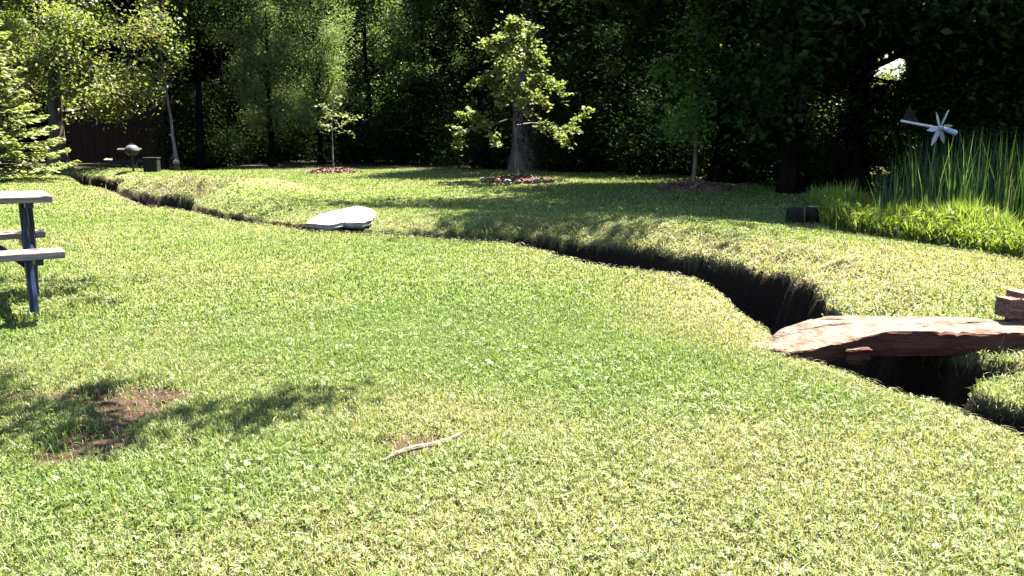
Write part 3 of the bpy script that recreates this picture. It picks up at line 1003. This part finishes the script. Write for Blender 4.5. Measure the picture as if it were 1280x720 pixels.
def above(px, py, h):
    x, y, z = ground_at(px, py)
    return (x + SDIR[0] / SDIR[2] * h, y + SDIR[1] / SDIR[2] * h, z + h)
limb_tree('lawn_tree', (-5.2, 3.6), 6.0, .17,
          [(above(40, 515, 3.6), 330, .13), (above(175, 530, 3.8), 280, .085), (above(330, 512, 4.0), 200, .10), (above(110, 560, 3.7), 160, .08), (above(130, 495, 3.9), 120, .08), (above(300, 515, 3.9), 360, .13), (above(-20, 500, 3.5), 300, .15), (above(250, 545, 3.7), 120, .1)], 0, 0, 91,
          'lawn tree whose limbs hang over the bare soil patch')
limb_tree('side_tree', (-8.3, 9.5), 6.5, .18,
          [(above(100, 352, 3.9), 300, .13), (above(20, 365, 3.7), 500, .2), (above(180, 352, 4.1), 90, .08), (above(125, 374, 3.9), 200, .1), (above(10, 395, 3.8), 200, .12)], 0, 0, 92,
          'lawn tree whose limbs hang over the picnic table')

# ------------------------------------------------------------------ picnic table
def picnic_table():
    t = empty('picnic_table', (0, 0, 0))
    L = 1.85
    m = MB()
    for k in (-1, 0, 1):
        m.box((0, k * .245, .785), (L, .235, .042), None, .006)
    m.build('tabletop', M['plank'], t)
    for s in (-1, 1):
        m = MB()
        m.box((0, s * .66, .455), (L + .02, .24, .045), None, .006)
        m.build('seat', M['plank'], t)
    for e in (-1, 1):
        x = e * (L / 2 - .14)
        for s in (-1, 1):
            m = MB()
            m.tube([(x + .028 * s, s * .10, .762), (x + .028 * s, s * .17, .40), (x + .028 * s, s * .36, -.02)], [.026, .028, .03], 8)
            m.build('leg', M['blue_metal'], t, smooth=True)
        m = MB()
        m.box((x, 0, .41), (.05, 1.46, .045), None, .004)
        m.box((x, 0, .745), (.05, .66, .036), None, .004)
        m.build('crossbar', M['blue_metal'], t)
        m = MB()
        m.tube([(x - e * .03, -.16, .30), (x - e * .42, -.10, .64)], .013, 8)
        m.tube([(x - e * .03, .16, .30), (x - e * .42, .10, .64)], .013, 8)
        m.build('brace', M['blue_metal'], t, smooth=True)
    return t
pt = picnic_table()
na, nb_ = np.array(flat(50, 393)), np.array(flat(38, 371))
ax = nb_ - na
yaw = math.atan2(ax[1], ax[0]) - math.pi / 2
yaw = max(min(yaw, R(36)), R(10))
cen = (na + nb_) / 2
c_ = cen - np.array([math.cos(yaw), math.sin(yaw)]) * (1.85 / 2 - .14)
pt.location = (c_[0], c_[1], gz(*cen))
pt.rotation_euler[2] = yaw
tag(pt, 'picnic table with pale plank top and blue metal legs on the sunny lawn', 'picnic table', 'picnic tables')
p2 = copy_tree(pt)
tx, ty = X_at(170, 30.5), 30.5
p2.location = (tx, ty, gz(tx, ty)); p2.rotation_euler[2] = R(112)
tag(p2, 'picnic table in deep shade just behind the grill', 'picnic table', 'picnic tables')

# dark box right of the grill
bx_, by_, bz_ = ground_at(181, 216)
t = empty('storage_box', (bx_, by_ + .5, gz(bx_, by_ + .5)), .1)
MB().box((0, 0, .17), (.36, .34, .34), None, .015).build('body', M['dark_box'], t)
MB().box((0, 0, .36), (.39, .37, .04), None, .01).build('lid', M['dark_box'], t)
tag(t, 'low dark square box beside the grill post', 'box')

# ------------------------------------------------------------------ grill on a post
gx, gy, g0 = ground_at(167, 216)
t = empty('grill', (gx, gy, g0), .2)
t.scale = (.85, .85, .95)
MB().tube([(0, 0, -.1), (0, 0, .46)], .035, 10).build('post', M['black_metal'], t, smooth=True)
MB().lathe([(0, .44), (.12, .45), (.19, .50), (.215, .57), (.205, .575), (.18, .52), (0, .5)], (0, 0, 0), 24).build('bowl', M['black_metal'], t, smooth=True)
lid = MB().lathe([(.215, .575), (.205, .62), (.17, .675), (.10, .715), (0, .73)], (0, 0, 0), 24).build('lid', M['lid_metal'], t, smooth=True)
MB().tube([(-.05, 0, .72), (-.05, 0, .76), (.05, 0, .76), (.05, 0, .72)], .009, 8).build('handle', M['black_metal'], lid, smooth=True)
tag(t, 'round lidded charcoal grill on a single post', 'grill')

# short red post by the birch
rx, ry = X_at(226, 28.2), 28.2
t = empty('short_post', (rx, ry, gz(rx, ry)))
MB().lathe([(0, -.1), (.075, -.1), (.075, .34), (.0, .34)], (0, 0, 0), 14).build('shaft', M['rust_red'], t, smooth=True)
MB().lathe([(0, .33), (.10, .34), (.10, .40), (.06, .46), (0, .48)], (0, 0, 0), 14).build('cap', M['bark_pale'], t, smooth=True)
tag(t, 'short rusty red post with a pale cap beside the leaning birch', 'post')

# ------------------------------------------------------------------ stones
def displace(me, amp, fr, seed, flat_bottom=None):
    n = len(me.vertices)
    co = np.empty(n * 3); me.vertices.foreach_get('co', co); co = co.reshape(-1, 3)
    no = np.empty(n * 3); me.vertices.foreach_get('normal', no); no = no.reshape(-1, 3)
    k = fbm(co[:, 0] * fr + co[:, 2] * fr * .7, co[:, 1] * fr - co[:, 2] * fr * .6, seed, 4) - .5
    co = co + no * (k * amp)[:, None]
    if flat_bottom is not None:
        co[:, 2] = np.maximum(co[:, 2], flat_bottom)
    me.vertices.foreach_set('co', co.astype(np.float32).ravel()); me.update()

def grid_slab(name, outline, top_fn, z_bot, mat, parent=None, cell=.03, seed=1, rough=.012, side=None):
    """a stone slab: outline polygon (world x, y), top height from a function, undercut ragged edge."""
    bm = bmesh.new()
    # densify the outline and make it ragged
    pts = []
    n = len(outline)
    rg = np.random.default_rng(seed)
    for i in range(n):
        a, b = np.array(outline[i]), np.array(outline[(i + 1) % n])
        k = max(1, int(np.linalg.norm(b - a) / cell))
        for j in range(k):
            pts.append(a + (b - a) * j / k)
    pts = np.array(pts)
    c = pts.mean(0)
    nz_ = fbm(pts[:, 0] * 6, pts[:, 1] * 6, seed, 4) - .5
    nz2 = fbm(pts[:, 0] * 17 + 5, pts[:, 1] * 17, seed + 9, 3) - .5
    dirs = pts - c; dirs /= np.linalg.norm(dirs, axis=1)[:, None]
    rows = []
    N = len(pts)
    zt = np.array([top_fn(x, y) for x, y in pts])
    for f, inset, jit in ((0.0, .035, .03), (.18, .012, .03), (.36, .002, .035), (.40, .014, .035), (.66, .012, .03), (.90, .0, .034), (1.0, .010, .028)):
        sh = nz_ * jit * 1.6 + (fbm(pts[:, 0] * 14 + f * 31, pts[:, 1] * 14, seed + int(f * 50), 3) - .5) * jit - inset
        q = pts + dirs * sh[:, None]
        zb = np.array([z_bot(x, y) for x, y in pts]) if callable(z_bot) else z_bot
        z = zb + (zt - zb) * f + nz2 * .012 * (0 < f < 1)
        rows.append([bm.verts.new((q[i, 0], q[i, 1], z[i])) for i in range(N)])
    for a, b in zip(rows, rows[1:]):
        for i in range(N):
            bm.faces.new((a[i], a[(i + 1) % N], b[(i + 1) % N], b[i]))
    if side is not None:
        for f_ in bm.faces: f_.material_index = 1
    # top: concentric rings towards the centre line, height from top_fn
    prev = rows[-1]
    base = np.array([v.co[:2] for v in prev])
    for s in (.94, .8, .6, .4, .2, .06):
        q = base * [1, 1]
        q = np.stack([c[0] + (base[:, 0] - c[0]) * (s if s < .5 else 1 - (1 - s) * .9), c[1] + (base[:, 1] - c[1]) * s], -1)
        cur = []
        for i in range(N):
            z = top_fn(*q[i]) + rough * (float(fbm(np.array([q[i, 0] * 7]), np.array([q[i, 1] * 7]), seed + 3, 4)[0]) - .5)
            cur.append(bm.verts.new((q[i, 0], q[i, 1], z)))
        for i in range(N):
            bm.faces.new((prev[i], prev[(i + 1) % N], cur[(i + 1) % N], cur[i]))
        prev = cur
    bm.faces.new(prev)
    bm.faces.new(rows[0][::-1])
    bmesh.ops.recalc_face_normals(bm, faces=bm.faces[:])
    bmesh.ops.triangulate(bm, faces=bm.faces[:])
    me = bpy.data.meshes.new(name); bm.to_mesh(me); bm.free()
    me.polygons.foreach_set('use_smooth', np.full(len(me.polygons), True))
    me.set_sharp_from_angle(angle=R(32))
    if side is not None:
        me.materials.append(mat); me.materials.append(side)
    return link(name, me, mat, parent)

# sandstone slab bridging the ditch at right: two layers, the lower one shows as a ledge at the left end
yf = flat(1150, 449)[1]
def X(px, y): return X_at(px, y)
top_out = [(X(966, yf + .2), yf + .19), (X(991, yf + .06), yf + .06), (X(1020, yf), yf + .02), (X(1062, yf), yf + .0), (X(1100, yf), yf + .01), (X(1180, yf), yf + .0), (X(1290, yf), yf + .0), (X(1420, yf), yf + .03),
           (X(1425, yf), yf + .42), (X(1330, yf + .4), yf + .39), (X(1250, yf + .4), yf + .36), (X(1180, yf + .4), yf + .43), (X(1080, yf + .4), yf + .42), (X(1006, yf + .4), yf + .43), (X(972, yf + .4), yf + .37), (X(940, yf + .3), yf + .31)]
def slab_top(x, y):
    z = np.interp(x, [1.34, 1.50, 1.64, 1.83, 2.05, 2.8, 3.5], [.012, .022, .052, .108, .156, .150, .145])
    z += .05 * np.clip((y - yf - .05) / .3, 0, 1) * sstep(1.45, 1.62, x) * (1 - sstep(1.75, 2.15, x))
    z += .012 * (fbm(np.array([x * 3.1]), np.array([y * 3.1]), 44, 3)[0] - .5)
    k = fbm(np.array([x * 5.0]), np.array([y * 7.0]), 47, 3)[0]
    return float(z - .012 * sstep(.56, .62, k))
sb = empty('stone_bridge', (0, 0, 0))
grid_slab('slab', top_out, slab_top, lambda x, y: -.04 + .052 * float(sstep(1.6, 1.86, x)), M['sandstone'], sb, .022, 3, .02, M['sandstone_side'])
low = [(X(1064, yf), yf + .06), (X(1066, yf), yf - .025), (X(1096, yf), yf - .035), (X(1099, yf), yf + .0), (X(1100, yf), yf + .15)]
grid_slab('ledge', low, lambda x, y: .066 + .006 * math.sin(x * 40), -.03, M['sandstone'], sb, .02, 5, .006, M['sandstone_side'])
tag(sb, 'reddish sandstone slab bridging the ditch at the right', 'stone slab')

def boulder(name, loc, size, seed, mat, label, cat, rz=0, amp=.35, cube=True, group=None):
    bm = bmesh.new()
    bmesh.ops.create_cube(bm, size=1)
    bmesh.ops.bevel(bm, geom=bm.edges[:], offset=.2, segments=3, affect='EDGES')
    bmesh.ops.subdivide_edges(bm, edges=bm.edges[:], cuts=4, use_grid_fill=True)
    me = bpy.data.meshes.new(name); bm.to_mesh(me); bm.free()
    displace(me, amp, 2.2, seed)
    displace(me, amp * .4, 7, seed + 4)
    o = link(name, me, mat, None, loc, rz)
    o.scale = size
    me.polygons.foreach_set('use_smooth', np.full(len(me.polygons), True)); me.set_sharp_from_angle(angle=R(35))
    tag(o, label, cat, group)
    return o
rbx = X(1258, yf + .36) + .165
boulder('rock', (rbx, yf + .36, .150 + .075), (.33, .22, .18), 8, M['rock_red'], 'squarish red brown rock resting on the sandstone slab', 'rock', .15, .10)

# white flat stone over the ditch
fs = [flat(383, 285), flat(396, 278), flat(420, 274), flat(447, 270), flat(462, 273), flat(472, 277), flat(466, 284), flat(455, 287), flat(430, 286), flat(412, 288)]
FSY = sum(p[1] for p in fs) / len(fs)
_fx = np.array([p[0] for p in fs]); _fy = np.array([p[1] for p in fs])
FSX = float(_fx.mean())
_gx, _gy = np.meshgrid(np.linspace(_fx.min(), _fx.max(), 30), np.linspace(_fy.min(), _fy.max(), 40))
_A = np.stack([_gx.ravel() - FSX, _gy.ravel() - FSY, np.ones(_gx.size)], -1)
_gh = ground_h(_gx, _gy).ravel()
_c = np.linalg.lstsq(_A, _gh, rcond=None)[0]
_c[1] = float(np.clip(_c[1], .0, .035)); _c[0] = float(np.clip(_c[0], -.04, .04))
_c[2] = float(np.quantile(_gh - _A[:, :2] @ _c[:2], .72))
FS_PLANE = _c
def fs_top(x, y):
    return float(_c[0] * (x - FSX) + _c[1] * (y - FSY) + _c[2] + .035 + .02 * (fbm(np.array([x * 2.3]), np.array([y * 2.3]), 4, 3)[0] - .5))
grid_slab('flat_stone', fs, fs_top, lambda x, y: float(_c[0] * (x - FSX) + _c[1] * (y - FSY) + _c[2] - .045), M['flagstone'], None, .05, 13, .02)
tag(bpy.data.objects['flat_stone'], 'flat white stone slab lying over the far part of the ditch', 'stone slab')

# mulch mounds with stones and chips
def mound(px, py, rx_, ry_, h, seed, label, pale=.3):
    x, y, z = ground_at(px, py)
    rg = np.random.default_rng(seed)
    ths = np.linspace(0, 2 * np.pi, 40, endpoint=False)
    rs = np.linspace(0, 1, 10)
    V = []
    for r_ in rs[1:]:
        k = 1 + .2 * (fbm(np.cos(ths) * 1.5 + 9, np.sin(ths) * 1.5 + seed, 5, 3) - .5)
        vx, vy = rx_ * r_ * k * np.cos(ths), ry_ * r_ * k * np.sin(ths)
        vz = h * (1 - r_ ** 2.2) - .03 + .12 * h * rg.normal(size=40)
        V.append(np.stack([vx, vy, vz], -1))
    V = np.concatenate(V + [np.array([[0, 0, h]])])
    i, j = np.meshgrid(np.arange(8), np.arange(40), indexing='ij')
    q = np.stack([i * 40 + j, (i + 1) * 40 + j, (i + 1) * 40 + (j + 1) % 40, i * 40 + (j + 1) % 40], -1).reshape(-1, 4)
    tri = np.stack([np.arange(40), (np.arange(40) + 1) % 40, np.full(40, len(V) - 1)], -1)
    # chips: small tilted slivers
    n = 700
    a, rr = rg.uniform(0, 2 * np.pi, n), np.sqrt(rg.random(n)) * 1.05
    P = np.stack([rx_ * rr * np.cos(a), ry_ * rr * np.sin(a), h * np.clip(1 - rr ** 2.2, 0, 1) + .02], -1)
    LV = leaf_quads(P, .10, rg, 1.2, .45, .05)
    off = len(V)
    me = np_mesh('mulch_mound', np.concatenate([V, LV]), [np.concatenate([q, off + np.arange(len(LV)).reshape(-1, 4)]), tri], None, False)
    o = link('mulch_mound', me, M['mulch'], None, (x, y, z))
    tag(o, label, 'mulch mound', 'mulch mounds round the young trees')
    return x, y, z
mound(417, 216, .72, .55, .12, 1, 'low mulch mound round the tiny sapling')
mnx, mny, mnz = mound(648, 228, .78, .6, .15, 2, 'stony mulch mound round the bright young maple')
mound(868, 237, .85, .7, .14, 3, 'shaded mulch mound round the forked young tree')
rg_ = np.random.default_rng(5)
for k in range(9):
    a = -2.75 + k * .29
    sx = rg_.uniform(.16, .27)
    boulder('border_stone', (mnx + .82 * math.cos(a), mny + .68 * math.sin(a), mnz + .05), (sx, sx * .8, sx * .6), 40 + k, M['rock_red'] if k % 3 else M['bark_pale'],
            'small reddish border stone on the maple mound' if k % 3 else 'small pale border stone on the maple mound', 'stone', a, .4, group='red border stones' if k % 3 else 'pale border stones')

# pair of cut logs in the shade
for (px, sc, lab, h_) in ((993, 1.0, 'plain dark cut log standing left of its pale topped twin', .2), (1018, 1.05, 'dark cut log with pale sawn top beside the leafy plants', .22)):
    x, y, z = ground_at(px, 279)
    t = empty('cut_log', (x, y, z), px)
    rg2 = np.random.default_rng(px)
    MB().lathe([(0, -.05), (.125 * sc, -.05), (.118 * sc, .05), (.112 * sc, h_ - .015), (.10 * sc, h_), (0, h_)], (0, 0, 0), 18).build('bark', M['log'], t, smooth=True)
    MB().lathe([(0, h_ + .002), (.096 * sc, h_ + .002), (.094 * sc, h_ + .007), (0, h_ + .009)], (0, 0, 0), 18).build('sawn_top', M['log_top'] if px > 1000 else M['log'], t)
    tag(t, lab, 'log')

# ------------------------------------------------------------------ reeds and leafy plants at the right
def strap_leaves(x, y, h, ht, wd, lean, az, cols):
    P = np.stack([x, y, h], -1)
    return blades(P, None, wd, ht, lean, az, cols, 1.15)

def reed_bed():
    rg = np.random.default_rng(101)
    parts = []
    n = 2200
    cx = rg.uniform(3.9, 9.5, n); cy = rg.uniform(10.6, 13.6, n)
    left = 4.15 + (cy - 10.6) * .38
    k = cx > left
    k &= rg.random(n) < .35 + .9 * fbm(cx * 1.3, cy * 1.3, 14, 3)
    cx, cy = cx[k], cy[k]; n = len(cx)
    ed = sstep(0, .9, cx - (3.95 + (cy - 10.6) * .38))
    ht = (.5 + .58 * ed) * rg.uniform(.5, 1.2, n)
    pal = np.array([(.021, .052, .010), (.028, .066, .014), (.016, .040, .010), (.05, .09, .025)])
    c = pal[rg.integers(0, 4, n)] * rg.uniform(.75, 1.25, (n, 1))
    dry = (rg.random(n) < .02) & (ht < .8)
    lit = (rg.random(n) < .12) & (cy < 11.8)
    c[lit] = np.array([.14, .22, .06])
    c[dry] = np.array([.34, .31, .22])
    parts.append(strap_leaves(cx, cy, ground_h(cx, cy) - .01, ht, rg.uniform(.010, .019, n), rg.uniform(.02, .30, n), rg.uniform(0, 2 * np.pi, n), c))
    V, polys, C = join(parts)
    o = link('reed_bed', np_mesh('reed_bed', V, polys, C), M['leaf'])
    tag(o, 'tall dark green strap-leaved reeds below the small windmill', 'reeds', kind='stuff')

def leafy_bed():
    rg = np.random.default_rng(102)
    A, B = np.array(flat(1038, 286)), np.array(flat(1330, 336))
    n = 2600
    u = rg.random(n)
    v = rg.random(n) ** .8 * 1.7
    bx = A[0] + (B[0] - A[0]) * u; by = A[1] + (B[1] - A[1]) * u + v
    bx = bx + v * .18
    z = ground_h(bx, by)
    clumpn = fbm(bx * 1.8, by * 1.8, 8, 2)
    pal = np.array([(.22, .31, .04), (.27, .36, .06), (.17, .25, .035), (.31, .37, .10)])
    m = 10
    P = np.repeat(np.stack([bx, by, z], -1), m, 0) + rg.normal(0, .035, (n * m, 3)) * np.array([1, 1, 0])
    hh = np.repeat(rg.uniform(.17, .36, n) * (.75 + .45 * np.clip(v, 0, 1)) * (.6 + .75 * clumpn), m) * rg.uniform(.6, 1.15, n * m)
    c = pal[rg.integers(0, 4, n * m)] * rg.uniform(.7, 1.25, (n * m, 1))
    pale = rg.random(n * m) < .05
    c[pale] = np.array([.45, .45, .28])
    V, q, t_, C = blades(P, None, rg.uniform(.012, .026, n * m), hh, rg.uniform(.05, .75, n * m), rg.uniform(0, 2 * np.pi, n * m), c, 1.1)
    LP = np.stack([np.repeat(bx, 2), np.repeat(by, 2), np.repeat(z, 2) + rg.uniform(.05, .32, n * 2) * np.repeat(.55 + .8 * clumpn, 2)], -1) + rg.normal(0, .04, (n * 2, 3)) * np.array([1, 1, .3])
    LV = leaf_quads(LP, .085, rg, .1, .42, .25)
    V, polys, C = join([(V, q, t_, C), (LV, np.arange(len(LV)).reshape(-1, 4), None, np.repeat(pal[rg.integers(0, 4, n * 2)] * rg.uniform(.7, 1.1, (n * 2, 1)), 4, 0))])
    o = link('leafy_plants', np_mesh('leafy_plants', V, polys, C), M['leaf_young'])
    tag(o, 'bright yellow green tall grass and leafy plants along the foot of the reeds', 'plants', kind='stuff')
reed_bed()
leafy_bed()

# ------------------------------------------------------------------ windmill ornament on a pole in the reeds
def windmill():
    y = 12.0
    hub = at_depth(1175, 160, y)
    g = gz(hub[0], y)
    t = empty('garden_windmill', (hub[0], y, g))
    H = hub[2] - g
    pxm = y / FPX * 1.0
    MB().tube([(-.02, .06, -.15), (-.02, .05, H + .01)], .011, 8).build('pole', M['black_metal'], t, smooth=True)
    tail = at_depth(1126, 151, y + .25) - np.array([hub[0], y, g])
    MB().tube([(-.02, .0, H), tuple(tail)], .017, 8).build('boom', M['white_paint'], t, smooth=True)
    m = MB()
    f0 = np.array([-.02, 0, H]); d = tail - f0
    a, b, c = f0 + d * .97, f0 + d * .5, f0 + d * .8 + np.array([0, 0, .2])
    off = np.array([.12, .6, 0]); off = off / np.linalg.norm(off) * .004
    vs_ = [m.bm.verts.new(tuple(p + o_ + np.array([0, 0, .018]))) for o_ in (off, -off) for p in (a, b, c)]
    m.bm.faces.new(vs_[:3]); m.bm.faces.new(vs_[3:][::-1])
    for i in range(3):
        m.bm.faces.new((vs_[i], vs_[(i + 1) % 3], vs_[3 + (i + 1) % 3], vs_[3 + i]))
    m.build('tail_fin', M['roofing'], t)
    ax_ = Vector((.50, -.85, -.16)).normalized()
    rot = ax_.to_track_quat('Z', 'Y').to_matrix()
    hubm = MB().lathe([(0, -.03), (.03, -.025), (.03, .02), (0, .03)], (0, 0, 0), 14)
    bmesh.ops.transform(hubm.bm, matrix=Matrix.Translation((0, 0, H)) @ rot.to_4x4(), verts=hubm.bm.verts[:])
    hubm.build('hub', M['blade_grey'], t, smooth=True)
    for k in range(6):
        m = MB()
        ang = k * math.pi / 3 + .12
        L = .25
        prof = [(.02, .012), (.09, .030), (.17, .028), (L, .004)]
        for s in (1, -1):
            pass
        up, dn = [], []
        for r_, w_ in prof:
            tw = .3
            for lst, zz in ((up, .003), (dn, -.003)):
                lst.append([Vector((r_, -w_, zz - w_ * tw)), Vector((r_, w_, zz + w_ * tw))])
        RM = Matrix.Translation((0, 0, H)) @ (rot @ Matrix.Rotation(ang, 3, 'Z')).to_4x4()
        U = [[m.bm.verts.new(RM @ v) for v in p] for p in up]
        D = [[m.bm.verts.new(RM @ v) for v in p] for p in dn]
        for i in range(len(prof) - 1):
            m.bm.faces.new((U[i][0], U[i][1], U[i + 1][1], U[i + 1][0]))
            m.bm.faces.new((D[i][1], D[i][0], D[i + 1][0], D[i + 1][1]))
            m.bm.faces.new((U[i][0], U[i + 1][0], D[i + 1][0], D[i][0]))
            m.bm.faces.new((U[i][1], D[i][1], D[i + 1][1], U[i + 1][1]))
        m.build('blade', M['blade_grey'], t)
    nose_end = at_depth(1196, 167, y - .06) - np.array([hub[0], y, g])
    p0 = np.array([.03, -.02, H - .005])
    MB().tube([tuple(p0), tuple(p0 + (nose_end - p0) * .35), tuple(p0 + (nose_end - p0) * .9), tuple(nose_end)], [.018, .034, .038, .026], 12).build('nose', M['pale_blue'], t, smooth=True)
    tag(t, 'small garden windmill with white boom and star of grey blades above the reeds', 'windmill')
windmill()

# ------------------------------------------------------------------ stick and stalks
a, b = ground_at(478, 583), ground_at(582, 546)
pts = [np.array(a) + (np.array(b) - np.array(a)) * t + np.array([0, .01 * math.sin(5 * t), .022 + .008 * math.sin(7 * t)]) for t in np.linspace(0, 1, 9)]
t = MB().tube(pts, [.004, .008, .010, .012, .010, .012, .010, .008, .004], 7).build('fallen_stick', M['stick'], smooth=True)
tag(t, 'pale dry stick lying across a worn patch of lawn', 'stick')
a, b = np.array(at_depth(1228, 492, yf - .16)), np.array(at_depth(1257, 415, yf - .10))
t = MB().tube([a - np.array([0, 0, .25]), a, (a + b) / 2 + np.array([.006, 0, 0]), b], [.003, .0028, .0024, .0015], 6).build('dry_stalk', M['stick'], smooth=True)
tag(t, 'thin dry grass stalk standing in front of the sandstone slab', 'stalk')

# a gap in the leaves at the right where the sky and a sunlit shrub show through
def carve():
    a, b = at_depth(1113, 84, 14.5), at_depth(1113, 84, 60)
    d = (b - a) / np.linalg.norm(b - a)
    bpy.context.view_layer.update()
    for o in list(scene.objects):
        nm = o.name.split('.')[0]
        if nm not in ('crown', 'leaves', 'far_wood') or (o.parent and o.parent.name.startswith('bright_shrub')): continue
        me = o.data
        n = len(me.vertices)
        co = np.empty(n * 3, np.float32); me.vertices.foreach_get('co', co); co = co.reshape(-1, 4, 3)
        mw = np.array(o.matrix_world)
        cen = co.mean(1) @ mw[:3, :3].T + mw[:3, 3]
        rel = cen - a
        t = rel @ d
        pr = rel - t[:, None] * d
        rad = .24 + .014 * t
        q = np.hypot(pr[:, 0] / rad, pr[:, 2] / (rad * 1.25)) + .9 * (vnoise(cen[:, 0] * 3.3, cen[:, 2] * 3.3 + cen[:, 1], 3) - .5)
        cut = (t > 0) & (q < 1)
        if not cut.any(): continue
        ca = np.empty(n * 4, np.float32); me.color_attributes['tint'].data.foreach_get('color', ca)
        ca = ca.reshape(-1, 4, 4)[~cut][..., :3].reshape(-1, 3)
        V = co[~cut].reshape(-1, 3)
        m2 = np_mesh(me.name, V, [np.arange(len(V)).reshape(-1, 4)], ca)
        m2.materials.append(me.materials[0])
        o.data = m2
carve()
